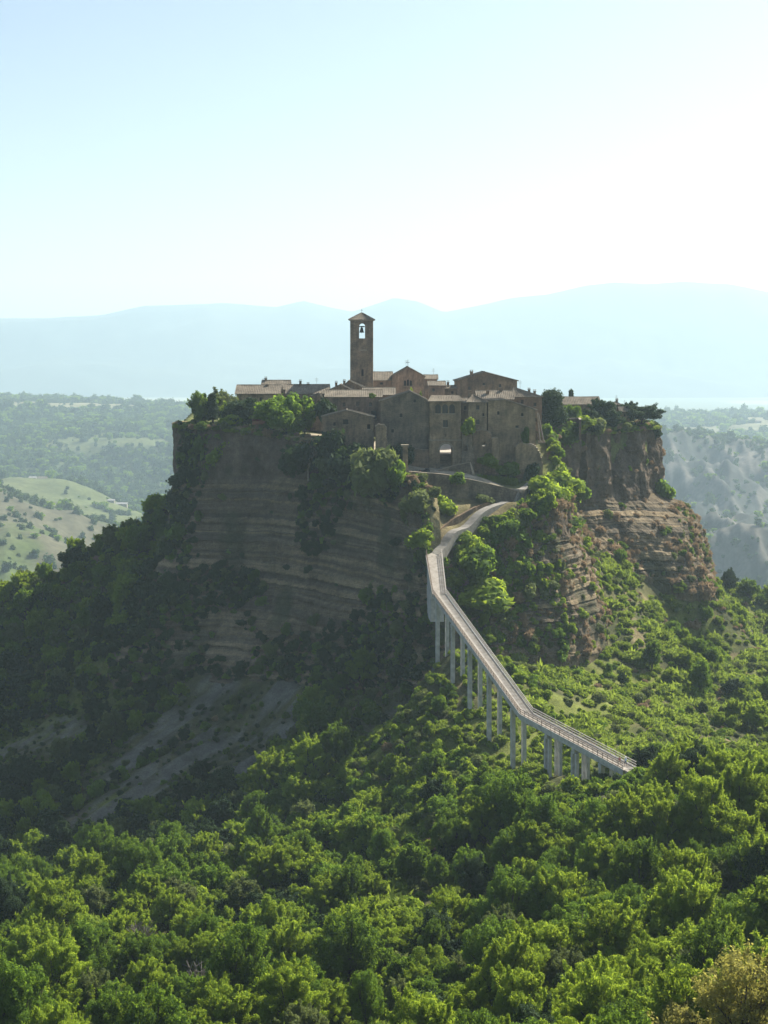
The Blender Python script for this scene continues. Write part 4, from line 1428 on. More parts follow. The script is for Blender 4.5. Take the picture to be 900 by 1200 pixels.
def ruin(name, label, top, base, Y, thick, mat, holes=()):
    """standing fragment of wall; top: (column,row) outline from left to right"""
    o = W(top[0][0], base, Y)
    root = empty(name, o)
    kk = Y / FPX
    poly = [(0, 0), ((top[-1][0] - top[0][0]) * kk, 0)]
    t = []
    for (a, b), (c, d) in zip(top[:-1], top[1:]):
        for f in (0, .34, .67):
            t.append((a + (c - a) * f, b + (d - b) * f + random.uniform(-.7, .7)))
    t.append(top[-1])
    for a, b in reversed(t):
        poly.append(((a - top[0][0]) * kk, (base - b) * kk))
    hs = [rect((h[0] - top[0][0]) * kk, (base - h[1]) * kk, h[2], h[3]) for h in holes]
    mb_ = MB()
    mb_.panel(poly, hs, 0, thick)
    mb_.build('masonry', mat, root)
    cp = MB()
    for (a, b), (c, d) in zip(t[:-1], t[1:]):
        x, z = ((a + c) / 2 - top[0][0]) * kk, (base - (b + d) / 2) * kk
        w = abs(c - a) * kk * .45 + .1
        cp.box(x - w, x + w, .05, thick - .05, z - .3, z + random.uniform(.05, .3))
    cp.build('broken_top', 'trim_stone', root)
    return tag(root, label, 'ruin')


ruin('ruined_wall', 'ragged upright wall stump between the low house and the square pillar', [(440, 500), (443, 497), (449, 498), (453, 501), (452.5, 512), (454.5, 524), (458, 534), (463, 540)], 552, 444, 2.4, 'stone_ochre')
ruin('ruined_wall', 'ivy-topped ruined wall directly right of the gate', [(541.5, 506), (545, 501), (549, 502), (553, 506), (554, 530), (556, 545)], 556, 447.5, 1.6, 'stone_grey', [(546, 528, .9, 1.6)])
ruin('ruined_wall', 'broken wall below the slim corner house', [(554, 507), (562, 504), (570, 505), (575, 508), (577, 520), (578, 540)], 556, 448.5, 1.6, 'stone_brown', [(567, 523, .8, 1.2)])
ruin('ruined_wall', 'small leaning wall stub below the broad stone house', [(576.5, 514), (580, 512.5), (583.5, 514), (584, 526), (585, 540)], 556, 447, 1.8, 'stone_ochre')
ruin('ruined_wall', 'rough stone base bulging under the garden end of the broad house', [(604, 524), (610, 518), (618, 521), (626, 522), (632, 530), (636, 545)], 566, 449.5, 3.0, 'stone_ochre')
ruin('ruined_wall', 'low plain wall joining the square pillar to the gatehouse', [(480, 527), (490, 526.5), (503, 527)], 556, 448, 1.0, 'stone_brown')
# square pillar
pl_ = empty('gate_pillar', W(475, 556, 437))
tag(pl_, 'lone square stone pillar with a flat cap beside the lane', 'pillar')
k = 437 / FPX
MB().box(-4.3 * k * .7, 4.3 * k * .7, -.8, .8, -1, 33 * k).build('shaft', 'stone_ochre', pl_)
MB().box(-5.2 * k, 4.6 * k * .85, -1.0, 1.0, 33 * k + .003, 33 * k + .5).build('cap', 'trim_stone', pl_)
MB().box(-4.3 * k * .85, 4.3 * k * .85, -.98, .98, -1, 2.0).build('plinth', 'trim_stone', pl_)
# two raking props on the garden side of the broad house
for i, (a, b, lab) in enumerate(((629, 633, 'slim raking timber prop leaning on the broad stone house'), (630.5, 637, 'outer raking timber prop beside the broad stone house'))):
    p0, p1 = W(a, 484, 455 + i * 3), W(b, 516, 455 + i * 3)
    r = empty('prop', p1)
    MB().tube([Vector((0, 0, -.5)), p0 - p1], [.28, .24], 8).build('post', 'bark_pale', r)
    MB().box(-.5, .5, -.5, .5, -.8, -.2).build('footing', 'trim_stone', r)
    tag(r, lab, 'prop')

# white parasol on the lawn
pr = empty('parasol', (W(640, 508, 481).x, 481, float(gz(W(640, 508, 481).x, 481))))
tag(pr, 'white open parasol on the small lawn by the dark tree', 'parasol')
top = max(W(640, 501.5, 481).z - pr.location.z, 2.0)
MB().tube([(0, 0, 0), (0, 0, top)], [.05, .05], 6).build('pole', 'iron', pr)
MB().lathe([(1.75, top - .85), (1.70, top - .75), (1.2, top - .32), (.6, top - .08), (.05, top + .05)], seg=16).build('canopy', 'white_canvas', pr)
MB().lathe([(.4, 0), (.4, .12), (.08, .16)], seg=12).build('foot', 'concrete', pr)
# red flower trough at the garden edge
ft_ = empty('flower_trough', W(303, 494, 473))
tag(ft_, 'long trough of red flowers at the edge of the clifftop garden', 'planter')
MB().box(-1.9, 1.9, -.35, .35, -1.2, .1).build('trough', 'terracotta', ft_)
mb = MB()
for i in range(160):
    x, y, z = random.uniform(-1.9, 1.9), random.uniform(-.5, .4), random.uniform(.1, .75)
    s = random.uniform(.1, .2)
    mb.add([(x - s, y, z), (x, y - s, z + .08), (x + s, y, z), (x, y + s, z + .1)], [(0, 1, 2, 3)])
mb.build('flowers', 'red_petals', ft_)

# small three-wheeled van by the gate
vn = empty('three_wheeled_van', W(498, 555.5, 441.5), math.radians(20))
tag(vn, 'tiny dark three-wheeled van with a reddish tail parked before the gate', 'van')
MB().box(-1.5, .25, -.65, .65, .35, 1.15).build('cargo_bed', 'dark_paint', vn)
cab = MB().prism_y([(.3, .35), (1.25, .35), (1.3, .8), (1.0, 1.6), (.35, 1.65)], -.6, .6).build('cab', 'dark_paint', vn)
MB().box(.55, .95, -.62, -.603, .95, 1.45).build('side_window', 'window_glass', cab)
MB().box(-1.58, -1.503, -.6, .6, .4, 1.1).build('tailgate', 'red_paint', vn)
for x, y in ((-1.0, -.6), (-1.0, .6), (.95, 0)):
    w = MB().prism_y([(.27 * math.cos(a), .27 * math.sin(a)) for a in np.linspace(0, 2 * math.pi, 12, endpoint=False)], -.07, .07).build('wheel', 'rubber', vn, (x, y, .27))

# ------------------------------------------------------------------ people on the footbridge


def person(name, label, loc, rz, top_mat, leg_mat, stride, hat):
    J = {'pel': (0, 0, .95), 'ch': (0, -.02, 1.30), 'nk': (0, -.02, 1.48), 'hd': (0, -.05, 1.58), 'ht': (0, -.04, 1.72),
         'hl': (.10, 0, .90), 'kl': (.11, -.10 - stride, .50), 'al': (.11, -.02 - stride * 1.2, .09), 'tl': (.12, -.20 - stride * 1.2, .03),
         'hr': (-.10, 0, .90), 'kr': (-.11, -.03 + stride, .50), 'ar': (-.11, .12 + stride * 1.2, .09), 'tr': (-.12, -.06 + stride * 1.2, .03),
         'sl': (.19, 0, 1.42), 'el': (.25, .06, 1.15), 'wl': (.24, -.10, .92), 'fl': (.23, -.15, .82),
         'sr': (-.19, 0, 1.42), 'er': (-.25, .02, 1.15), 'wr': (-.25, -.14, .95), 'fr': (-.24, -.19, .85)}
    R_ = {'pel': .15, 'ch': .16, 'nk': .06, 'hd': .095, 'ht': .08, 'hl': .09, 'kl': .06, 'al': .045, 'tl': .035, 'hr': .09, 'kr': .06, 'ar': .045, 'tr': .035,
          'sl': .07, 'el': .047, 'wl': .034, 'fl': .03, 'sr': .07, 'er': .047, 'wr': .034, 'fr': .03}
    E = [('pel', 'ch'), ('ch', 'nk'), ('nk', 'hd'), ('hd', 'ht'), ('pel', 'hl'), ('hl', 'kl'), ('kl', 'al'), ('al', 'tl'), ('pel', 'hr'), ('hr', 'kr'), ('kr', 'ar'), ('ar', 'tr'),
         ('ch', 'sl'), ('sl', 'el'), ('el', 'wl'), ('wl', 'fl'), ('ch', 'sr'), ('sr', 'er'), ('er', 'wr'), ('wr', 'fr')]
    ks = list(J)
    me = bpy.data.meshes.new('body')
    me.from_pydata([J[q] for q in ks], [(ks.index(a), ks.index(b)) for a, b in E], [])
    ob = bpy.data.objects.new('body', me)
    COL.objects.link(ob)
    sk = ob.modifiers.new('skin', 'SKIN')
    for i, q in enumerate(ks):
        v = me.skin_vertices[0].data[i]
        v.radius = (R_[q], R_[q] * (.75 if q in ('ch', 'pel') else 1))
        v.use_root = (q == 'pel')
    ob.modifiers.new('sub', 'SUBSURF').levels = 2
    dg = bpy.context.evaluated_depsgraph_get()
    nm = bpy.data.meshes.new_from_object(ob.evaluated_get(dg))
    bpy.data.objects.remove(ob)
    nm.name = 'body'
    nm.materials.clear()
    for q in ('skin', top_mat, leg_mat, 'hair'):
        nm.materials.append(MATS[q])
    for p in nm.polygons:
        c = p.center
        arm = abs(c.x) > .2 and c.z < 1.2
        if c.z < .07: i = 3
        elif c.z < .94 and not (abs(c.x) > .19): i = 2 if c.z > .42 else 0
        elif arm: i = 0
        elif c.z < 1.46: i = 1
        elif c.z > 1.63 or (c.y > -.01 and c.z > 1.52): i = 3
        else: i = 0
        p.material_index = i
        p.use_smooth = True
    root = empty(name, loc, rz)
    link('body', nm, None, root)
    if hat:
        MB().lathe([(.20, 1.68), (.20, 1.69), (.11, 1.70), (.105, 1.77), (.02, 1.79)], 0, -.04, 14).build('sun_hat', 'white_canvas', root)
    return tag(root, label, 'person')


dk = lambda f, s: b2.lerp(b3, f) + Vector((s, s * 1.1, .155))
person('person', 'walker in a pale blue top at the lower end of the footbridge', dk(.955, .25), math.radians(200), 'cloth_blue', 'cloth_dark', .12, True)
person('person', 'walker in a reddish top just uphill of the one in pale blue', dk(.925, -.35), math.radians(190), 'cloth_pink', 'cloth_beige', .08, False)

# ------------------------------------------------------------------ plants


def leaf_cloud(name, lobes, n, leaf, seed, mat, up=0.25, shell=0.45, aspect=1.7, droop=0.0, gap=0.15, jitter=0.9):
    """crown of many leaf-sized faces spread through overlapping lobes: (cx, cy, cz, rx, ry, rz)"""
    r = np.random.default_rng(seed)
    L = np.array(lobes, float)
    wgt = (L[:, 3] * L[:, 4] + L[:, 3] * L[:, 5]); wgt = wgt / wgt.sum()
    k = r.choice(len(L), n, p=wgt)
    d = r.normal(size=(n, 3)); d /= np.linalg.norm(d, axis=1)[:, None]
    rad = 1 - shell * r.random(n) ** 1.6
    p = L[k, :3] + d * L[k, 3:6] * rad[:, None]
    keep = (vnoise(p[:, 0] * 1.4 + seed, p[:, 1] * 1.4, p[:, 2] * 1.4) > -1 + 2 * gap)
    p, d, k = p[keep], d[keep], k[keep]
    n = len(p)
    p = p + r.normal(size=(n, 3)) * leaf * 0.5
    nr = d + r.normal(size=(n, 3)) * jitter * 0.6 + np.array([0, 0, up])
    nr /= np.linalg.norm(nr, axis=1)[:, None]
    a = np.cross(nr, r.normal(size=(n, 3))); a /= np.linalg.norm(a, axis=1)[:, None] + 1e-9
    if droop:
        a = a + np.array([0, 0, -droop]); a /= np.linalg.norm(a, axis=1)[:, None]
    b = np.cross(nr, a)
    s = leaf * r.uniform(0.5, 1.5, n)[:, None]
    V = np.stack([p - a * s * aspect * .5, p + b * s * .5, p + a * s * aspect * .5, p - b * s * .5], 1)
    me = bpy.data.meshes.new(name)
    me.vertices.add(4 * n)
    me.vertices.foreach_set('co', V.reshape(-1).astype(np.float32))
    me.loops.add(4 * n); me.polygons.add(n)
    me.loops.foreach_set('vertex_index', np.arange(4 * n, dtype=np.int32))
    me.polygons.foreach_set('loop_start', np.arange(n, dtype=np.int32) * 4)
    me.polygons.foreach_set('loop_total', np.full(n, 4, np.int32))
    me.update(calc_edges=True)
    lt = r.random(len(L))
    tone = np.clip(lt[k] * 0.65 + r.random(n) * 0.35, 0, 1)
    at = me.attributes.new('tone', 'FLOAT', 'POINT')
    at.data.foreach_set('value', np.repeat(tone, 4).astype(np.float32))
    me.materials.append(MATS[mat])
    return me


def trunk_mesh(name, h, r0, limbs, seed, mat='bark'):
    rr = random.Random(seed)
    mb = MB()
    bend = [(rr.uniform(-.25, .25), rr.uniform(-.25, .25)) for _ in range(5)]
    pts_ = [(bend[i][0] * i * .3, bend[i][1] * i * .3, -0.8 + (h + .8) * i / 4) for i in range(5)]
    mb.tube(pts_, [r0 * 1.25, r0, r0 * .82, r0 * .6, r0 * .3], 8)
    for (x, y, z) in limbs:
        t = rr.uniform(.45, .8)
        i = min(3, int(t * 4))
        a = Vector(pts_[i])
        e = Vector((x, y, z))
        m_ = a.lerp(e, .5) + Vector((0, 0, -.15))
        mb.tube([a, m_, e], [r0 * .5, r0 * .32, r0 * .1], 6)
    me = mb.mesh(name, True)
    me.materials.append(MATS[mat])
    return me


def make_kind(h, cw, ch, nl, lr, n, leaf, mat, seed, flat=0.8, bark='bark', top=0.0, **kw):
    """tree meshes: crown of nl lobes around an ellipsoid of half-width cw, half-height ch, centred so the tree is h tall"""
    r = random.Random(seed)
    cz = h - ch
    lobes = [(0, 0, cz, cw * .55, cw * .55, ch * .65)]
    for i in range(nl):
        zf = -0.75 + 1.65 * (i + .5) / nl
        a = i * 2.39996 + r.uniform(-.4, .4)
        q = math.sqrt(max(0.05, 1 - zf * zf)) * (r.uniform(.45, 1.18) if not top else r.uniform(.62, 1.0))
        if top: q *= max(.08, 1 - top * (zf + .75) / 1.65)
        s = lr * r.uniform(.45, 1.25)
        lobes.append((math.cos(a) * q * cw * .85, math.sin(a) * q * cw * .85, cz + zf * ch * .85, s, s, s * flat))
    if not top:
        for i in range(nl // 2):                       # sprays of twigs breaking the outline
            a = r.uniform(0, 6.283); zf = r.uniform(-.35, .95)
            q = math.sqrt(max(.05, 1 - zf * zf))
            d = Vector((math.cos(a) * q, math.sin(a) * q, zf * .8 + .45)).normalized()
            b_ = Vector((math.cos(a) * q * cw * .86, math.sin(a) * q * cw * .86, cz + zf * ch * .86))
            L_ = lr * r.uniform(.7, 1.5)
            for f in (.25, .65, 1.0):
                p = b_ + d * L_ * f
                s = lr * (.42 - .22 * f)
                lobes.append((p.x, p.y, p.z, s, s, s * 1.2))
    cm_ = leaf_cloud('crown', lobes, n, leaf, seed, mat, **kw)
    tm = trunk_mesh('trunk', cz, max(.1, h * .022), [l[:3] for l in lobes[1::2]], seed, bark)
    return tm, cm_


KINDS = {
    'oak': make_kind(8.0, 3.5, 3.2, 44, .82, 10000, .26, 'leaf_mid', 1, gap=.24, flat=1.35),
    'tall': make_kind(10.5, 3.2, 4.5, 50, .82, 11500, .26, 'leaf_mid', 2, gap=.26, flat=1.5),
    'feather': make_kind(9.0, 3.6, 3.8, 46, .85, 9500, .23, 'leaf_bright', 3, flat=.7, droop=.5, aspect=3.0, gap=.3),
    'small': make_kind(5.5, 2.3, 2.4, 28, .62, 6000, .23, 'leaf_bright', 4, gap=.22, flat=1.4),
    'olive': make_kind(6.0, 2.6, 2.6, 34, .66, 6500, .22, 'leaf_olive', 5, aspect=2.6, gap=.24, flat=1.4),
    'dark': make_kind(7.5, 3.0, 3.2, 18, 1.1, 8500, .27, 'leaf_dark', 6, gap=.22),
    'gold': make_kind(7.5, 3.2, 2.8, 46, .75, 17000, .13, 'leaf_gold', 7, gap=.42, flat=1.5),
    'cypress': make_kind(8.0, 0.85, 3.9, 16, .55, 5000, .20, 'leaf_dark', 8, flat=1.3, top=.85),
    'dense': make_kind(10.0, 3.0, 5.0, 30, 1.6, 16000, .26, 'leaf_dark', 9, flat=1.1, top=.5, gap=.05),
    'pine': make_kind(8.0, 3.6, 2.6, 20, 1.4, 12000, .24, 'leaf_dark', 10, flat=.7, gap=.12),
    'bushy': make_kind(6.0, 3.0, 2.9, 20, 1.1, 9500, .24, 'leaf_mid', 11, gap=.16),
    'bushy_dark': make_kind(6.0, 3.0, 2.9, 20, 1.15, 9500, .24, 'leaf_dark', 12, gap=.12),
    'bushy_pale': make_kind(6.0, 2.8, 2.9, 18, 1.1, 9000, .22, 'leaf_olive', 13, gap=.18, aspect=2.2),
    'bushy_bright': make_kind(6.0, 2.8, 2.9, 18, 1.05, 9000, .22, 'leaf_bright', 14, gap=.18),
}
FINE = {
    'oak': make_kind(8.0, 3.5, 3.2, 44, .82, 36000, .125, 'leaf_mid', 1, gap=.24, flat=1.35),
    'tall': make_kind(10.5, 3.2, 4.5, 50, .82, 40000, .125, 'leaf_mid', 2, gap=.26, flat=1.5),
    'feather': make_kind(9.0, 3.6, 3.8, 46, .85, 36000, .105, 'leaf_bright', 3, flat=.7, droop=.5, aspect=3.0, gap=.3),
    'small': make_kind(5.5, 2.3, 2.4, 28, .62, 22000, .115, 'leaf_bright', 4, gap=.22, flat=1.4),
    'olive': make_kind(6.0, 2.6, 2.6, 34, .66, 26000, .10, 'leaf_olive', 5, aspect=2.6, gap=.24, flat=1.4),
    'dark': make_kind(7.5, 3.0, 3.2, 20, 1.1, 32000, .125, 'leaf_dark', 6, gap=.22),
}
rs = random.Random(5)


def shrub_lobes(w, h, n, seed):
    r = random.Random(seed)
    o = [(0, 0, h * .4, w * .55, w * .55, h * .45)]
    for i in range(n):
        a = i * 2.4 + r.uniform(-.5, .5); q = r.uniform(.3, .95)
        s = w * r.uniform(.28, .5)
        o.append((math.cos(a) * q * w * .7, math.sin(a) * q * w * .7, h * r.uniform(.15, .75), s, s, s * .8))
    return o


SHRUBS = {
    'mid': leaf_cloud('leaves', shrub_lobes(1.5, 2.2, 8, 1), 2600, .24, 21, 'leaf_mid'),
    'bright': leaf_cloud('leaves', shrub_lobes(1.5, 2.0, 8, 2), 2600, .24, 22, 'leaf_bright'),
    'dark': leaf_cloud('leaves', shrub_lobes(1.5, 2.2, 8, 3), 2600, .24, 23, 'leaf_dark'),
    'olive': leaf_cloud('leaves', shrub_lobes(1.6, 1.9, 8, 4), 2600, .22, 24, 'leaf_olive', aspect=2.4),
    'dry': leaf_cloud('leaves', shrub_lobes(1.3, 1.1, 6, 5), 1100, .22, 25, 'dry_grass', aspect=4.0, up=-.1),
    'grass': leaf_cloud('leaves', shrub_lobes(1.6, .7, 6, 6), 1000, .22, 26, 'green_grass', aspect=4.5, up=-.2),
}


def twigs(seed, h, w, n):
    r = random.Random(seed)
    mb = MB()
    for i in range(n):
        a = r.uniform(0, 6.28); q = r.uniform(.2, 1)
        e = Vector((math.cos(a) * w * q, math.sin(a) * w * q, h * r.uniform(.55, 1)))
        mid = e * .5 + Vector((r.uniform(-.2, .2), r.uniform(-.2, .2), .3))
        mb.tube([(0, 0, -.3), mid, e], [.10, .06, .02], 5)
        for k in range(3):
            f = mid.lerp(e, r.uniform(.1, .7))
            mb.tube([f, f + Vector((r.uniform(-.8, .8), r.uniform(-.8, .8), r.uniform(.3, 1.1)))], [.045, .012], 4)
    me = mb.mesh('branches'); me.materials.append(MATS['bark_pale'])
    return me


_m = MB()
for e_ in ((.5, .2, 1.1), (-.4, .3, 1.0), (.1, -.5, 1.1), (0, 0, 1.2)):
    _m.tube([(e_[0] * .2, e_[1] * .2, .02), (e_[0] * .5, e_[1] * .5, .5), e_], [.06, .045, .015], 5)
STEM = _m.mesh('stem', True); STEM.materials.append(MATS['bark'])


def place_tree(kind, name, label, cat, group, loc, sc, rz=None, szr=1.0):
    root = empty(name, loc, rs.uniform(0, 6.28) if rz is None else rz)
    root.scale = (sc, sc, sc * szr)
    tm, cm_ = FINE[kind] if group else KINDS[kind]
    link('trunk', tm, None, root); link('crown', cm_, None, root)
    return tag(root, label, cat, group)


def place_shrub(kind, name, label, loc, sx, sz, group=None, cat='shrub'):
    root = empty(name, loc, rs.uniform(0, 6.28))
    root.scale = (sx, sx, sz)
    link('foliage', SHRUBS[kind], None, root); link('stem', STEM, None, root)
    return tag(root, label, cat, group)


def scatter(name, meshes, P_, S_, I_, label, tilt=0.12, seed=0, squash=None):
    """uncountable growth: one object, geometry-node instances on its points"""
    r = np.random.default_rng(seed)
    n = len(P_)
    me = bpy.data.meshes.new(name)
    me.vertices.add(n)
    me.vertices.foreach_set('co', np.asarray(P_, np.float32).ravel())
    me.update()
    a = me.attributes.new('rot', 'FLOAT_VECTOR', 'POINT')
    rot = np.stack([r.normal(0, tilt, n), r.normal(0, tilt, n), r.uniform(0, 6.283, n)], 1)
    a.data.foreach_set('vector', rot.astype(np.float32).ravel())
    a = me.attributes.new('scl', 'FLOAT_VECTOR', 'POINT')
    S_ = np.asarray(S_, float)
    sc = np.stack([S_ * r.uniform(.85, 1.2, n), S_ * r.uniform(.85, 1.2, n), S_ * r.uniform(.8, 1.25, n)], 1)
    a.data.foreach_set('vector', sc.astype(np.float32).ravel())
    a = me.attributes.new('idx', 'INT', 'POINT')
    a.data.foreach_set('value', np.asarray(I_, np.int32))
    col = bpy.data.collections.new(name + '_kinds')
    for i, m_ in enumerate(meshes):
        col.objects.link(bpy.data.objects.new('%s_kind_%02d' % (name, i), m_))
    ng = bpy.data.node_groups.new(name, 'GeometryNodeTree')
    ng.interface.new_socket('Geometry', in_out='INPUT', socket_type='NodeSocketGeometry')
    ng.interface.new_socket('Geometry', in_out='OUTPUT', socket_type='NodeSocketGeometry')
    gi = ng.nodes.new('NodeGroupInput'); go = ng.nodes.new('NodeGroupOutput')
    ci = ng.nodes.new('GeometryNodeCollectionInfo')
    ci.inputs['Collection'].default_value = col
    ci.inputs['Separate Children'].default_value = True
    ci.inputs['Reset Children'].default_value = True
    ip = ng.nodes.new('GeometryNodeInstanceOnPoints')
    ip.inputs['Pick Instance'].default_value = True

    def na(nm, ty):
        q = ng.nodes.new('GeometryNodeInputNamedAttribute')
        q.data_type = ty
        q.inputs['Name'].default_value = nm
        return [s for s in q.outputs if s.enabled and s.name == 'Attribute'][0]
    L_ = ng.links.new
    L_(gi.outputs[0], ip.inputs['Points']); L_(ci.outputs[0], ip.inputs['Instance'])
    L_(na('idx', 'INT'), ip.inputs['Instance Index'])
    L_(na('rot', 'FLOAT_VECTOR'), ip.inputs['Rotation'])
    L_(na('scl', 'FLOAT_VECTOR'), ip.inputs['Scale'])
    L_(ip.outputs[0], go.inputs[0])
    o = link(name, me)
    o.modifiers.new('growth', 'NODES').node_group = ng
    return tag(o, label, None, kind='stuff')


def joined(tm, cm_):
    """trunk and crown as one mesh for the massed woodland"""
    bm = bmesh.new()
    bm.from_mesh(cm_)
    lay = bm.verts.layers.float.get('tone')
    nf = len(bm.faces)
    bm.from_mesh(tm)
    bm.faces.ensure_lookup_table()
    for f in bm.faces[nf:]:
        f.material_index = 1
    me = bpy.data.meshes.new('massed_tree')
    bm.to_mesh(me); bm.free()
    me.materials.append(cm_.materials[0]); me.materials.append(tm.materials[0])
    return me


def jit_grid(x0, x1, y0, y1, s, seed):
    r = np.random.default_rng(seed)
    X_, Y_ = np.meshgrid(np.arange(x0, x1, s), np.arange(y0, y1, s))
    X_ = X_.ravel() + r.uniform(-.5, .5, X_.size) * s
    Y_ = Y_.ravel() + r.uniform(-.5, .5, Y_.size) * s
    return X_, Y_, r


def seg_dist(x, y, a, b):
    d = np.array([b.x - a.x, b.y - a.y]); L = (d ** 2).sum()
    t = np.clip(((x - a.x) * d[0] + (y - a.y) * d[1]) / L, 0, 1)
    return np.hypot(x - a.x - t * d[0], y - a.y - t * d[1])


def slope_at(x, y):
    e = 2.0
    return np.hypot((gz(x + e, y) - gz(x - e, y)) / (2 * e), (gz(x, y + e) - gz(x, y - e)) / (2 * e))


def clear_dist(x, y):
    """distance to the footbridge and the lower path"""
    d = np.minimum(seg_dist(x, y, b0, b1), np.minimum(seg_dist(x, y, b1, b2), seg_dist(x, y, b2, b3)))
    for p, q in zip(low_path[:-1:3], low_path[3::3]):
        d = np.minimum(d, seg_dist(x, y, p, q))
    return d


CURT = np.concatenate([RIM[3][:, :2] + 0, [[115, 720], [-115, 720]]])       # plan of the cliff toe
meadow_n = lambda x, y: fbm(x / 16, y / 16, 55.0, 3) * .5 + .5

# ---- trees
tx, ty, r = jit_grid(-170, 190, 85, 600, 3.85, 31)
inview = (np.abs(tx) < ty * .30 + 6) & (ty > 128)
tx, ty = tx[inview], ty[inview]
out = ~in_poly(tx, ty, CURT)
tx, ty = tx[out], ty[out]
cd_ = clear_dist(tx, ty)
mead = meadow_n(tx, ty)
cl = clay_mask(tx, ty)
dens = np.full(len(tx), .92)
dens *= 1 - sstep(.05, .5, cl) * .985
right = (tx > 24) & (ty > 318)
dens = np.where(right, dens * (1 - sstep(.42, .54, mead) * .96) * (.34 + .5 * sstep(80, 105, tx)), dens)
grassy = (tx > 30) & (tx < 75) & (ty > 318) & (ty < 412)
dens = np.where(grassy, dens * .15, dens)
front = (ty < 318)
dens = np.where(front, dens * (1 - sstep(.56, .64, mead) * .8), dens)
dens = np.where((cd_ < 4.5) & (ty > 284), 0, np.where(cd_ < 1.1, 0, dens))
between = (tx > -5) & (tx < 45) & (ty > 300) & (ty < 400)
dens = np.where(between, dens * .45, dens)
ok = r.random(len(tx)) < dens
tx, ty, mead, cd_ = tx[ok], ty[ok], mead[ok], cd_[ok]
tz = gz(tx, ty) - .2
u = r.random(len(tx))
kindn = fbm(tx / 30, ty / 30, 71.0, 3) * .5 + .5
kinds = np.where(u < .24, 'oak', np.where(u < .36, 'tall', np.where(u < .58, 'feather', np.where(u < .82, 'small', np.where(u < .94, 'olive', 'dark')))))
kinds = np.where((kindn > .58) & (u < .6), 'feather', kinds)
kinds = np.where((tx > 20) & (ty > 330) & (u > .3) & (u < .5), 'small', kinds)
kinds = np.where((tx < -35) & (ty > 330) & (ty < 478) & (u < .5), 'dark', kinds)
sc = np.exp(r.normal(0, .33, len(tx))) * .74
sc = np.where((tx > 20) & (ty > 318), sc * .72, sc)
sc = np.where((tx < -30) & (ty > 350), sc * .8, sc)
lowz = (tx < 22) & (ty > 195) & (ty < 350)
sc = np.where(lowz, sc * .70, sc)
sc = np.where(lowz & (r.random(len(tx)) < .08), sc * 1.7, sc)
sc = np.where((tx > 12) & (ty < 270), sc * 1.22, sc)
sc = np.minimum(sc, 1.25)
near_b = cd_ < 14
sc = np.where(near_b & (ty > 285), np.minimum(sc, .55), sc)
sc = np.where(near_b & (ty > 285) & np.isin(kinds, ['tall', 'oak', 'feather']), sc * .8, sc)
hgt = {'oak': 8, 'tall': 10.5, 'feather': 9, 'small': 5.5, 'olive': 6, 'dark': 7.5}
h_ = np.array([hgt[k_] for k_ in kinds]) * 1.12
pxT = CX + FPX * tx / ty
floor_row = np.interp(pxT, [396, 408, 470, 498, 515, 560, 609, 640, 690, 725, 750, 770, 790], [700, 893, 884, 850, 800, 850, 912, 918, 938, 932, 918, 905, 700])
behind = ty > np.interp(pxT, [500, 515, 617, 742, 760], [409, 386, 325, 288, 280]) + 2
lim = (-(floor_row - HY) * ty / FPX - tz) / h_
sc = np.where(behind | (pxT < 396) | (pxT > 790), sc, np.minimum(sc, lim))
good = sc > .22
tx, ty, tz, sc, kinds, mead, cd_, u = [q[good] for q in (tx, ty, tz, sc, kinds, mead, cd_, u)]
hgt = {'oak': 8, 'tall': 10.5, 'feather': 9, 'small': 5.5, 'olive': 6, 'dark': 7.5}
size = np.array([hgt[k_] for k_ in kinds]) * sc / ty
# the yellow corner tree keeps its own ground
far_c = np.hypot(tx - W(872, 1118, 132).x, ty - 132) > 6.5
tx, ty, tz, sc, kinds, size = [q[far_c] for q in (tx, ty, tz, sc, kinds, size)]
pyT = HY - FPX * (tz + size * ty * .6) / ty
pxT = CX + FPX * tx / ty
vis = (HY - FPX * (tz + size * ty * 1.1) / ty < 1200) & (pxT > -20) & (pxT < 920)
order = np.argsort(-np.where(vis, size, 0))
single = np.zeros(len(tx), bool); single[order[:300]] = True
desc = {'oak': ('broadleaf_tree', 'round green'), 'tall': ('broadleaf_tree', 'tall full-crowned'), 'feather': ('feathery_tree', 'feathery bright green'), 'small': ('young_tree', 'small light green'),
        'olive': ('willow_tree', 'grey-green'), 'dark': ('evergreen_tree', 'dark evergreen')}
cells = {}
COLS = ['far left', 'left', 'centre left', 'centre right', 'right', 'far right']
for i in np.nonzero(single)[0]:
    c_ = COLS[int(np.clip(pxT[i] // 150, 0, 5))]
    band = 'on the upper slope' if pyT[i] < 980 else ('half way down the slope' if pyT[i] < 1060 else ('low on the slope' if pyT[i] < 1130 else 'along the bottom edge'))
    cells.setdefault((kinds[i], c_, band), []).append(i)
ORD = ['leftmost', 'second', 'third', 'fourth', 'fifth', 'sixth', 'seventh', 'eighth', 'ninth', 'tenth', 'eleventh', 'twelfth', 'thirteenth', 'fourteenth', 'fifteenth', 'sixteenth', 'seventeenth', 'eighteenth', 'nineteenth', 'twentieth', 'last']
for (k_, c_, band), ids in cells.items():
    ids.sort(key=lambda q: pxT[q])
    nm, ad = desc[k_]
    for n_, i in enumerate(ids):
        if len(ids) == 1:
            lab = '%s tree %s of the wood, %s' % (ad, band, c_)
        elif n_ == 0:
            lab = 'leftmost of the %s trees %s, %s' % (ad, band, c_)
        else:
            lab = '%s from left of the %s trees %s, %s' % (ORD[min(n_, 20)], ad, band, c_)
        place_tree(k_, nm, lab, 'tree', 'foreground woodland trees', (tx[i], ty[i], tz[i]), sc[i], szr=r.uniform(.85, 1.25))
names = ['oak', 'tall', 'feather', 'small', 'olive', 'dark']
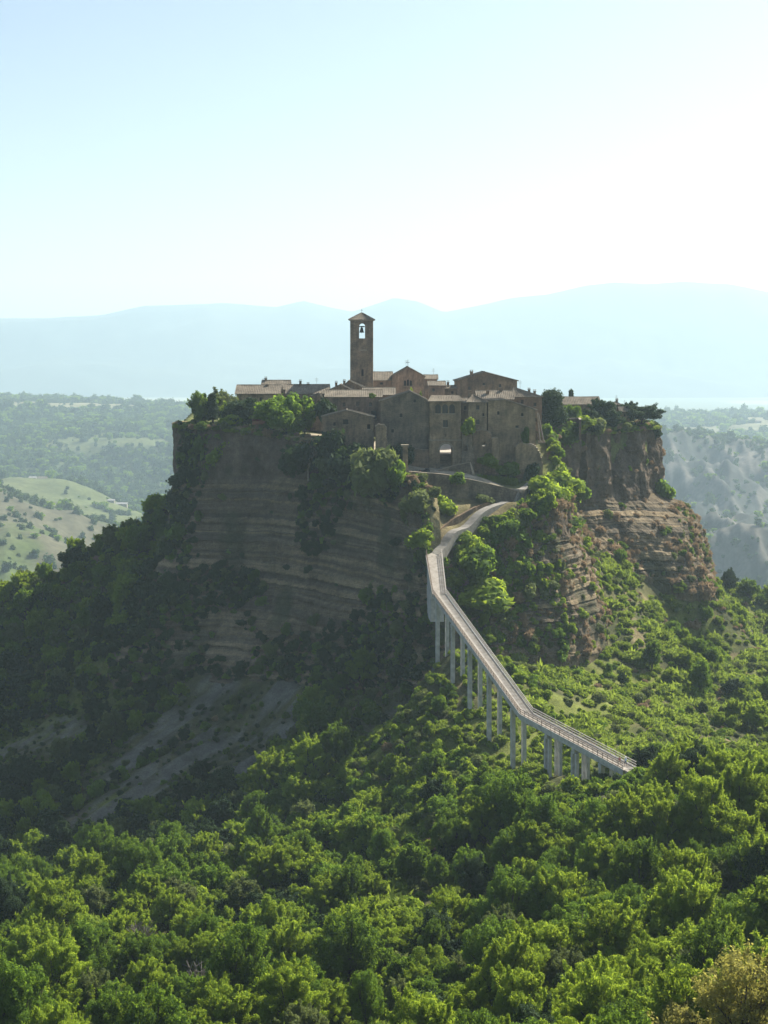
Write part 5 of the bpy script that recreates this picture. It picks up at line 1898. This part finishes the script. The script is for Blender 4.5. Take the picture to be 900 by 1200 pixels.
rest = ~single
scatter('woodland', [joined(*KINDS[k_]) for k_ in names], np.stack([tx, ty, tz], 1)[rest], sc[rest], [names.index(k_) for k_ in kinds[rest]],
        'dense green woodland covering the ridge, valley and slopes', .06, 41)

# ---- scrub and grass between the trees
qx, qy, r = jit_grid(-165, 185, 95, 600, 2.3, 32)
keep = (np.abs(qx) < qy * .29 + 5) & ~in_poly(qx, qy, CURT)
qx, qy = qx[keep], qy[keep]
cd_ = clear_dist(qx, qy)
cl = clay_mask(qx, qy)
mead = meadow_n(qx, qy)
strk = fbm((qx * .66 - qy * .75) / 3.0, (qx * .75 + qy * .66) / 13.0, 3.0, 5, .75) * .5 + .5
dens = np.where(cl > .4, .9 * (1 - sstep(.42, .54, strk)) + .10, .75)
dens = np.where(cd_ < 1.2, dens * .3, dens)
pierz = (qx > 2) & (qx < 40) & (qy > 300) & (qy < 402)
dens = np.where(pierz & (cd_ >= 1.2), .97, dens)
ok = r.random(len(qx)) < dens
qx, qy, cl, mead, cd_ = qx[ok], qy[ok], cl[ok], mead[ok], cd_[ok]
u = r.random(len(qx))
order_ = ['mid', 'bright', 'dark', 'olive', 'dry', 'grass']
ki = np.where(u < .38, 0, np.where(u < .52, 1, np.where(u < .72, 2, np.where(u < .82, 3, np.where(u < .86, 4, 5)))))
grass_z = ((qx > 24) & (qy > 318) & (mead > .36)) | ((qx > 22) & (qx < 85) & (qy > 318) & (qy < 425)) | (mead > .60)
ki = np.where(grass_z & (u < .62), 5, np.where(grass_z & (u < .92), 1, ki))
u2 = r.random(len(qx))
ki = np.where(grass_z & (qx > 24) & (qy > 318), np.where(u2 < .42, 5, np.where(u2 < .64, 1, np.where(u2 < .80, 3, np.where(u2 < .87, 4, 0)))), ki)
ki = np.where((qx > 24) & (qy > 318) & ~grass_z & (u > .3) & (u < .75), 1, ki)
ki = np.where((qx > 2) & (qx < 40) & (qy > 300) & (qy < 402), np.where(u < .45, 1, np.where(u < .7, 5, np.where(u < .9, 0, 3))), ki)
ki = np.where((cl > .4), np.where(u < .45, 2, np.where(u < .75, 3, 0)), ki)
ss = np.exp(r.normal(0, .3, len(qx))) * np.where(cl > .4, .45, .9)
ss = np.where((cd_ < 7) & (qy > 285), np.minimum(ss, .85), ss)
rz0 = (qx > 24) & (qy > 318)
ss = np.where(rz0 & (ki != 5), ss * .72, np.where(rz0, ss * 1.25, ss))
scatter('undergrowth', [SHRUBS[k_] for k_ in order_], np.stack([qx, qy, gz(qx, qy) - .15], 1), ss, ki, 'low scrub, brambles and grass between the trees', .1, 42)

# ---- ivy, broom and dry tufts rooted on the cliff ledges
r = np.random.default_rng(9)
n = 15000
vi = r.integers(4, NV - 1, n); ui = r.integers(0, nu, n)
pp = CLP[vi, ui]; uu = u_par[ui]; vv = (vi - 2) / NV
pn = fbm(arc[ui] / 17, pp[:, 2] / 17, 61.0, 3) * .5 + .5
face = (uu > 2.2) & (uu < 8.5)
spur = (uu >= 8.5) & (uu < 14.5)
rt = uu >= 15.5
pr_ = np.where(face, .012 + .9 * sstep(.57, .63, pn) * sstep(.05, .3, vv) + .85 * sstep(.72, .95, vv + (pn - .5) * .9), 0)
pr_ = np.where((uu > 2.2) & (uu < 3.2), pr_ + .35, pr_)
pr_ = np.where(spur, .10 + .5 * sstep(.52, .62, pn) + .7 * sstep(.80, 1.0, vv) + .6 * sstep(.16, .03, vv), pr_)
pr_ = np.where((uu > 9.2) & (uu < 11.2), pr_ + .45, pr_)
pr_ = np.where(np.abs(uu - 9.0) < .55, pr_ * .25, pr_)
pr_ = np.where(rt, .03 + .6 * sstep(.42, .6, vv) * sstep(.35, .5, pn), pr_)
ok = r.random(n) < pr_
pp, uu, vv, pn, ui = pp[ok], uu[ok], vv[ok], pn[ok], ui[ok]
u = r.random(len(pp))
ki = np.where(uu < 8.5, np.where(u < .68, 2, np.where(u < .9, 0, 3)), np.where(u < .35, 0, np.where(u < .6, 1, np.where(u < .75, 3, 4))))
ki = np.where(uu >= 15.5, np.where(u < .74, 4, np.where(u < .88, 3, 0)), ki)
ki = np.where((uu >= 12.0) & (uu < 14.5) & (u < .45), 4, ki)
ss = np.exp(r.normal(0, .35, len(pp))) * np.where(uu < 8.5, .85, .7)
nn = np.concatenate([N2, np.zeros((nu, 1))], 1)[ui]
scatter('cliff_scrub', [SHRUBS[k_] for k_ in order_], pp - nn * .3 - np.array([0, 0, .5]), ss, ki, 'ivy, broom and dry tufts clinging to the cliff ledges', .25, 43)

# ---- turf and small plants on the plateau rim
n = 2600
ui = r.integers(0, nu, n)
ok = (u_par[ui] > 2) & (u_par[ui] < 20) & ~((u_par[ui] > 8.6) & (u_par[ui] < 9.6))
ui = ui[ok]
inw = r.uniform(-.6, 5.0, len(ui))
rp = np.stack([top_c[ui, 0] - OUTN[ui, 0] * inw, top_c[ui, 1] - OUTN[ui, 1] * inw], 1)
rz_ = np.maximum(gz(rp[:, 0], rp[:, 1]), RIM[0][ui, 2] - .4)
dr = np.full(len(ui), 99.)
for p, q in zip(ramp_line[:-1], ramp_line[1:]):
    dr = np.minimum(dr, seg_dist(rp[:, 0], rp[:, 1], p, q))
ok = dr > 2.9
ui, rp, rz_ = ui[ok], rp[ok], rz_[ok]
u = r.random(len(ui))
spur = (u_par[ui] > 9) & (u_par[ui] < 15)
ki = np.where(u < .28, 5, np.where(u < .52, 4, np.where(u < .7, 3, np.where(u < .86, 0, 2))))
ki = np.where(spur, np.where(u < .4, 0, np.where(u < .75, 1, np.where(u < .88, 3, 4))), ki)
ss = np.exp(r.normal(0, .35, len(ui))) * np.where(spur, .75, .5)
scatter('rim_growth', [SHRUBS[k_] for k_ in order_], np.stack([rp[:, 0], rp[:, 1], rz_ - .1], 1), ss, ki, 'dry turf and low bushes along the cliff rim', .15, 44)

# ---- single plants round the village: (kind, column, row of foot, distance, height in rows, width in columns, name, label)
HAND_T = [
    ('dense', 645.5, 497, 488, 43, 25, 'holm_oak', 'dense dark conical tree beside the brown house with two chimneys'),
    ('cypress', 249, 492, 480, 32, 10, 'cypress_tree', 'slim dark cypress at the left end of the clifftop garden'),
    ('cypress', 669, 474, 545, 19, 6, 'cypress_tree', 'slim cypress spire behind the low tiled house on the right'),
    ('bushy', 237, 497, 486, 40, 24, 'broadleaf_tree', 'leafy tree standing left of the garden cypress'),
    ('bushy_pale', 259, 492, 494, 40, 30, 'broadleaf_tree', 'pale green tree just behind the garden cypress'),
    ('bushy_dark', 283, 496, 478, 31, 38, 'broadleaf_tree', 'broad dark tree below the leftmost tiled house'),
    ('bushy', 336, 507, 468, 48, 48, 'broadleaf_tree', 'large spreading tree above the middle of the cliff'),
    ('bushy_bright', 357, 500, 470, 30, 20, 'young_tree', 'small bright tree at the side of the large clifftop tree'),
    ('bushy_pale', 311, 496, 477, 30, 30, 'broadleaf_tree', 'soft green tree between dark tree and the large clifftop tree'),
    ('bushy_bright', 268, 495, 488, 26, 24, 'young_tree', 'light green tree just right of the garden cypress'),
    ('bushy_dark', 707, 500, 519, 35, 32, 'holm_oak', 'round dark tree before the low tiled house on the right'),
    ('pine', 752, 507, 527, 36, 38, 'umbrella_pine', 'flat-topped tree leaning over the far right cliff corner'),
    ('bushy_dark', 733, 500, 541, 31, 30, 'holm_oak', 'dark tree between the hut and the rightmost tree'),
    ('bushy_dark', 716, 503, 514, 22, 26, 'holm_oak', 'low dark tree at the cliff rim before the tiny hut'),
    ('bushy', 667, 497, 508, 24, 26, 'young_tree', 'rounded green tree left of the low tiled house'),
    ('bushy_bright', 481, 472, 497, 19, 24, 'young_tree', 'bright green tree in front of the pink church gable'),
    ('bushy_dark', 691, 500, 512, 22, 20, 'young_tree', 'small dark tree at the wall of the low tiled house'),
]
for k_, px, py, Y_, hh, ww, nm, lab in HAND_T:
    p = W(px, py, Y_)
    p.z = min(p.z, max(p.z - 2.5, float(gz(p.x, p.y)))) if True else p.z
    zg = float(gz(p.x, p.y))
    tm, cm_ = KINDS[k_]
    top_z = W(px, py - hh, Y_).z
    H0 = max(v.co.z for v in cm_.vertices); W0 = float(np.percentile([abs(v.co.x) for v in cm_.vertices], 95))
    sx = ww * Y_ / FPX / 2 / W0
    root = place_tree(k_, nm, lab, 'tree', None, (p.x, p.y, zg), sx)
    root.scale = (sx, sx, (top_z - zg) / H0)

HAND_S = [
    ('mid', 238, 560, 478, 58, 44, 'big light green bush growing from the upper left of the cliff'),
    ('bright', 258, 545, 474, 30, 30, 'bright bush at the side of the big bush on the left cliff'),
    ('dark', 345, 555, 452, 40, 30, 'dark ivy mass hanging in the middle of the cliff top'),
    ('olive', 386, 556, 444, 24, 30, 'pale shrub under the low weathered house'),
    ('dark', 406, 560, 438, 30, 26, 'dark rounded bush at the cliff rim below the ragged wall'),
    ('olive', 437, 572, 424, 52, 44, 'large grey-green bush at the rim next to the square pillar'),
    ('mid', 465, 566, 421, 30, 26, 'green bush just below the square pillar'),
    ('olive', 416, 540, 441, 16, 14, 'tiny round shrub beside the ragged wall stump'),
    ('bright', 520, 604, 425, 26, 26, 'leafy green bush between retaining wall and ramp'),
    ('mid', 501, 620, 414, 22, 18, 'bush above the bend of the ramp'),
    ('bright', 490, 640, 409.5, 22, 26, 'bright bush on the cliff left of the bend'),
    ('olive', 489, 598, 413, 26, 28, 'faded shrub on the rim left of the retaining wall'),
    ('bright', 556, 662, 412.5, 34, 34, 'tall bushes hanging over the bridge landing'),
    ('mid', 594, 632, 421, 26, 36, 'green bush below the middle of the ramp'),
    ('mid', 612, 606, 432, 24, 24, 'bush at the outer side of the hairpin'),
    ('bright', 640, 590, 440, 34, 40, 'bright bush on the rim above the spur'),
    ('dark', 625, 588, 443, 26, 26, 'clipped dark round bush beside the hairpin'),
    ('dark', 643, 584, 447, 22, 26, 'second clipped dark bush right of the hairpin'),
    ('bright', 655, 580, 452, 30, 44, 'light green bush against the foot of the right cliff'),
    ('mid', 562, 672, 408, 36, 46, 'bush right of the footbridge landing'),
    ('bright', 572, 712, 404, 34, 50, 'green bush low on the spur beside the footbridge'),
    ('mid', 662, 622, 446, 24, 40, 'bush clinging to the right edge of the spur'),
    ('olive', 700, 508, 503, 20, 20, 'greyish bush on the right cliff rim'),
    ('mid', 665, 520, 492, 30, 34, 'wide bush spilling over the rim below the lawn'),
    ('bright', 682, 502, 497, 16, 22, 'bright creeper at the corner of the garden wall'),
    ('dark', 694, 505, 499, 12, 14, 'square clipped bush by the garden wall'),
    ('dark', 766, 512, 533, 20, 14, 'dark tuft on the outermost corner of the right cliff'),
    ('mid', 678, 585, 492, 26, 24, 'lone shrub hanging on the right cliff face'),
    ('mid', 775, 585, 530, 26, 26, 'green bush on the lower shoulder of the right cliff'),
    ('bright', 270, 497, 476, 12, 22, 'yellow-green plants at the garden edge near the cypress'),
    ('bright', 310, 492, 475, 10, 26, 'yellow-green hedge above the red flowers'),
    ('bright', 548, 508, 446.6, 20, 14, 'ivy tuft on top of the ruined wall by the gate'),
    ('mid', 436, 466, 462, 6, 8, 'small tuft on the low tiled roof'),
    ('dark', 478, 542, 443, 24, 14, 'dark ivy at the wall behind the square pillar'),
    ('dark', 384, 500, 462, 36, 20, 'dark ivy climbing the end of the long brick house'),
    ('mid', 616, 520, 451, 22, 9, 'narrow ivy strip on the broad stone house'),
    ('dark', 386, 540, 444.5, 40, 30, 'dark ivy covering the near corner of the low weathered house'),
    ('mid', 404, 546, 443, 26, 34, 'leafy bush before the wall of the low weathered house'),
    ('dark', 425, 550, 442.5, 34, 26, 'ivy bush between low house and the ragged wall stump'),
    ('dark', 462, 548, 446, 30, 22, 'dark bush below the tall windowless gable'),
    ('mid', 536, 566, 432.2, 14, 16, 'small bush growing at the foot of the retaining wall'),
    ('olive', 566, 590, 432.5, 12, 18, 'dry shrub under the retaining wall by the parapet'),
    ('bright', 574, 545, 446.2, 14, 16, 'green tuft on the slope under the wall stub'),
    ('mid', 596, 556, 447, 16, 24, 'green bush on the terrace below the broad stone house'),
    ('bright', 543, 636, 417, 14, 22, 'low green bush on the outer edge of the ramp'),
    ('mid', 575, 618, 424.5, 14, 24, 'low bush at the outer side of the ramp near the top'),
    ('dark', 622, 562, 449, 22, 14, 'dark bush at the foot of the broad stone house'),
]
for k_, px, py, Y_, hh, ww, lab in HAND_S:
    p = W(px, py, Y_)
    me = SHRUBS[k_]
    H0 = max(v.co.z for v in me.vertices); W0 = float(np.percentile([abs(v.co.x) for v in me.vertices], 96))
    place_shrub(k_, 'shrub', lab, p, ww * Y_ / FPX / 2 / W0, hh * Y_ / FPX / H0)


def hedge(label, pa, pb, h, w, seed, mat='leaf_bright'):
    d = pb - pa
    n_ = max(3, int(d.length / .8))
    lobes = [((d * ((i + .5) / n_)).x, (d * ((i + .5) / n_)).y, (d * ((i + .5) / n_)).z + h * .5, .65, w, h * .55) for i in range(n_)]
    root = empty('hedge', pa)
    link('foliage', leaf_cloud('foliage', lobes, 450 * n_, .2, seed, mat, gap=.02), None, root)
    mb = MB()
    for i in range(0, n_, 2):
        c = d * ((i + .5) / n_)
        mb.tube([(c.x, c.y, c.z - .3), (c.x, c.y, c.z + h * .6)], [.06, .03], 5)
    mb.build('stem', 'bark', root)
    return tag(root, label, 'hedge')


hedge('bright trimmed hedge along the terrace below the ruined walls', W(559, 566, 443.5), W(606, 571, 446), 2.6, .9, 51)
hedge('short sloping hedge under the broken wall by the corner house', W(560, 542, 446.5), W(588, 552, 446.3), 1.4, .8, 52)
hedge('low green hedge behind the hairpin', W(606, 572, 447), W(650, 566, 453), 1.8, .9, 53, 'leaf_mid')

# bare grey trees
for i, (px, py, Y_, sc_, lab) in enumerate(((428, 556, 437, 1.5, None), (361, 548, 452, 2.0, 'bare grey branches hanging on the cliff below the garden'), (60, 1150, 215, 1.4, 'bare grey bush in the lower left wood'),
                                            (165, 1085, 245, 1.6, 'leafless grey tree among green trees at lower left'), (232, 1120, 222, 1.5, 'second leafless grey tree in the lower left wood'))):
    if not lab: continue
    p = W(px, py, Y_)
    if Y_ < 400: p.z = float(gz(p.x, p.y)) + 1.5
    root = empty('bare_tree', p); root.scale = (sc_,) * 3
    link('branches', twigs(60 + i, 3.2, 1.6, 16), None, root)
    MB().tube([(0, 0, -2), (0, 0, .3)], [.16, .12], 6).build('trunk', 'bark_pale', root)
    tag(root, lab, 'tree')

# golden tree in the near right corner
for px, py, Y_, sc_, lab in ((872, 1118, 132, .95, 'yellowish tree filling the bottom right corner'), (800, 1172, 138, .55, 'small yellowish tree left of the corner tree at bottom right')):
    p = W(px, py, Y_)
    zg = float(gz(p.x, p.y))
    place_tree('gold', 'yellow_tree', lab, 'tree', None, (p.x, p.y, zg), (p.z - zg) / 7.5)

# round white sign disc on a post by the path
sg = empty('round_sign', W(791, 984, 246))
tag(sg, 'small round white disc on a post among the trees right of the path', 'sign')
zb = float(gz(sg.location.x, sg.location.y)) - sg.location.z
MB().tube([(0, 0, zb - .5), (0, 0, .9)], [.04, .04], 6).build('post', 'rail_metal', sg)
mb = MB().prism_y([(.36 * math.cos(a), .55 + .36 * math.sin(a)) for a in np.linspace(0, 2 * math.pi, 18, endpoint=False)], -.09, -.05)
mb.build('disc', 'white_paint', sg)

# ------------------------------------------------------------------ far woods and farms
def far_blob(seed, mat):
    return leaf_cloud('far_tree', shrub_lobes(3.6, 7.0, 7, seed), 420, 1.3, seed, mat, aspect=1.3)


r = np.random.default_rng(77)
n = 130000
iy_ = r.integers(0, 428, n); ix_ = r.integers(20, len(A) - 22, n)
# even out density by area
wgt = (YF[iy_] / 2900) ** 1.2 * (YF[iy_] > 560)
fo = forest[iy_, ix_]
px_ = pxF[iy_, ix_]
vis = ((px_ > -30) & (px_ < 260)) | ((px_ > 740) & (px_ < 930))
ok = vis & (r.random(n) < np.clip(wgt * 1.6, .12, 1)) & (r.random(n) < fo * 1.0 + bad[iy_, ix_] * .006 + .012)
iy_, ix_ = iy_[ok], ix_[ok]
fy = YF[iy_] * r.uniform(.997, 1.003, len(iy_)); fa = A[ix_] + r.uniform(-.0009, .0009, len(ix_))
fx = fa * fy
fz = far_ground(fx, fy) - .6
scatter('far_woods', [far_blob(90, 'leaf_far'), far_blob(91, 'leaf_far'), far_blob(92, 'leaf_mid')], np.stack([fx, fy, fz], 1) * KF, np.exp(r.normal(0, .35, len(fx))) * np.clip(fy / 1700, .7, 1.25) * 1.25,
        r.choice(3, len(fx), p=[.45, .35, .2]), 'hazy woods on the hills beyond the rock', .05, 45)


def farm(name, label, px, py, Y_, w, d, h, roofh, mat, roofmat, cat='house', flat=False, rz=0.0):
    p = W(px, py, Y_)
    zg = float(far_ground(np.array([p.x]), np.array([p.y]))[0])
    root = empty(name, Vector((p.x, p.y, zg)) * KF, rz)
    root.scale = (1.25, 1.25, 1.25)
    mb = MB().box(-w / 2, w / 2, 0, d, -3, h)
    mb.build('wall', mat, root)
    mb = MB()
    if flat:
        mb.box(-w / 2 - .3, w / 2 + .3, -.3, d + .3, h + .01, h + .8)
        for i in range(5):
            mb.box(-w / 2 + i * w / 4.6, -w / 2 + i * w / 4.6 + w * .11, -.3, .5, h + .81, h + 1.8)
    else:
        q1 = [(-w / 2 - .5, -.5, h - .1), (w / 2 + .5, -.5, h - .1), (w / 2 + .5, d / 2, h + roofh), (-w / 2 - .5, d / 2, h + roofh)]
        q2 = [(-w / 2 - .5, d + .5, h - .1), (w / 2 + .5, d + .5, h - .1), (w / 2 + .5, d / 2, h + roofh), (-w / 2 - .5, d / 2, h + roofh)]
        roof_slab(mb, q1, .4, 4, 2); roof_slab(mb, q2, .4, 4, 2)
    mb.build('roof', roofmat, root)
    for i in range(max(2, int(w / 5))):
        x = -w / 2 + (i + .5) * w / max(2, int(w / 5))
        MB().box(x - .6, x + .6, -.06, .05, h * .45, h * .45 + 1.6).build('window', 'dark_opening', root)
    return tag(root, label, cat)


farm('farmhouse', 'pale farmhouse on the field spur in the left valley', 50, 566, 1500, 16, 9, 4.5, 3.0, 'farm_plaster', 'roof_tile')
farm('farm_barn', 'low barn beside the farmhouse in the left valley', 38, 570, 1495, 11, 7, 3.0, 1.8, 'farm_plaster', 'pale_roof', 'barn')
farm('farm_shed', 'long pale-roofed shed low in the left valley', 142, 589, 1450, 17, 9, 3.0, 2.2, 'farm_plaster', 'pale_roof', 'shed')
farm('farm_shed', 'smaller pale shed beside the long shed in the left valley', 130, 594, 1440, 10, 7, 2.6, 1.6, 'farm_plaster', 'pale_roof', 'shed')
farm('castle_tower', 'square tower block on the skyline of the left plateau', 95, 470, 2600, 11, 10, 14, 0, 'stone_grey', 'stone_grey', 'tower', True)
farm('farmhouse', 'small house on the edge of the right plateau', 889, 489, 2350, 14, 8, 4, 2.5, 'farm_plaster', 'roof_tile')
# pale farm track
tr = []
for px, py, Y_ in ((14, 578, 1500), (24, 573, 1497), (34, 569, 1494), (46, 567, 1493), (58, 568, 1490), (66, 570, 1486)):
    p = W(px, py, Y_)
    p.z = float(far_ground(np.array([p.x]), np.array([p.y]))[0])
    tr.append(p)
tr = resample(tr, 6)
tr = [Vector((p.x, p.y, float(far_ground(np.array([p.x]), np.array([p.y]))[0]) + .5)) * KF for p in tr]
strip('farm_track', tr, 4.0, 'farm_plaster', .3, 2.0, 'pale farm track to the farmhouse')

# ------------------------------------------------------------------ air
hz = MB().box(-16000, 16000, -400, 17500, -420, 900).build('haze', None)
m, nt, out = new_mat('haze_air')
pv = nt.nodes.new('ShaderNodeVolumePrincipled')
pv.inputs['Color'].default_value = (0.68, 0.88, 1.0, 1)
pv.inputs['Density'].default_value = 0.000092
pv.inputs['Anisotropy'].default_value = 0.25
nt.links.new(pv.outputs['Volume'], out.inputs['Volume'])
hz.data.materials.append(m)
tag(hz, kind='stuff')
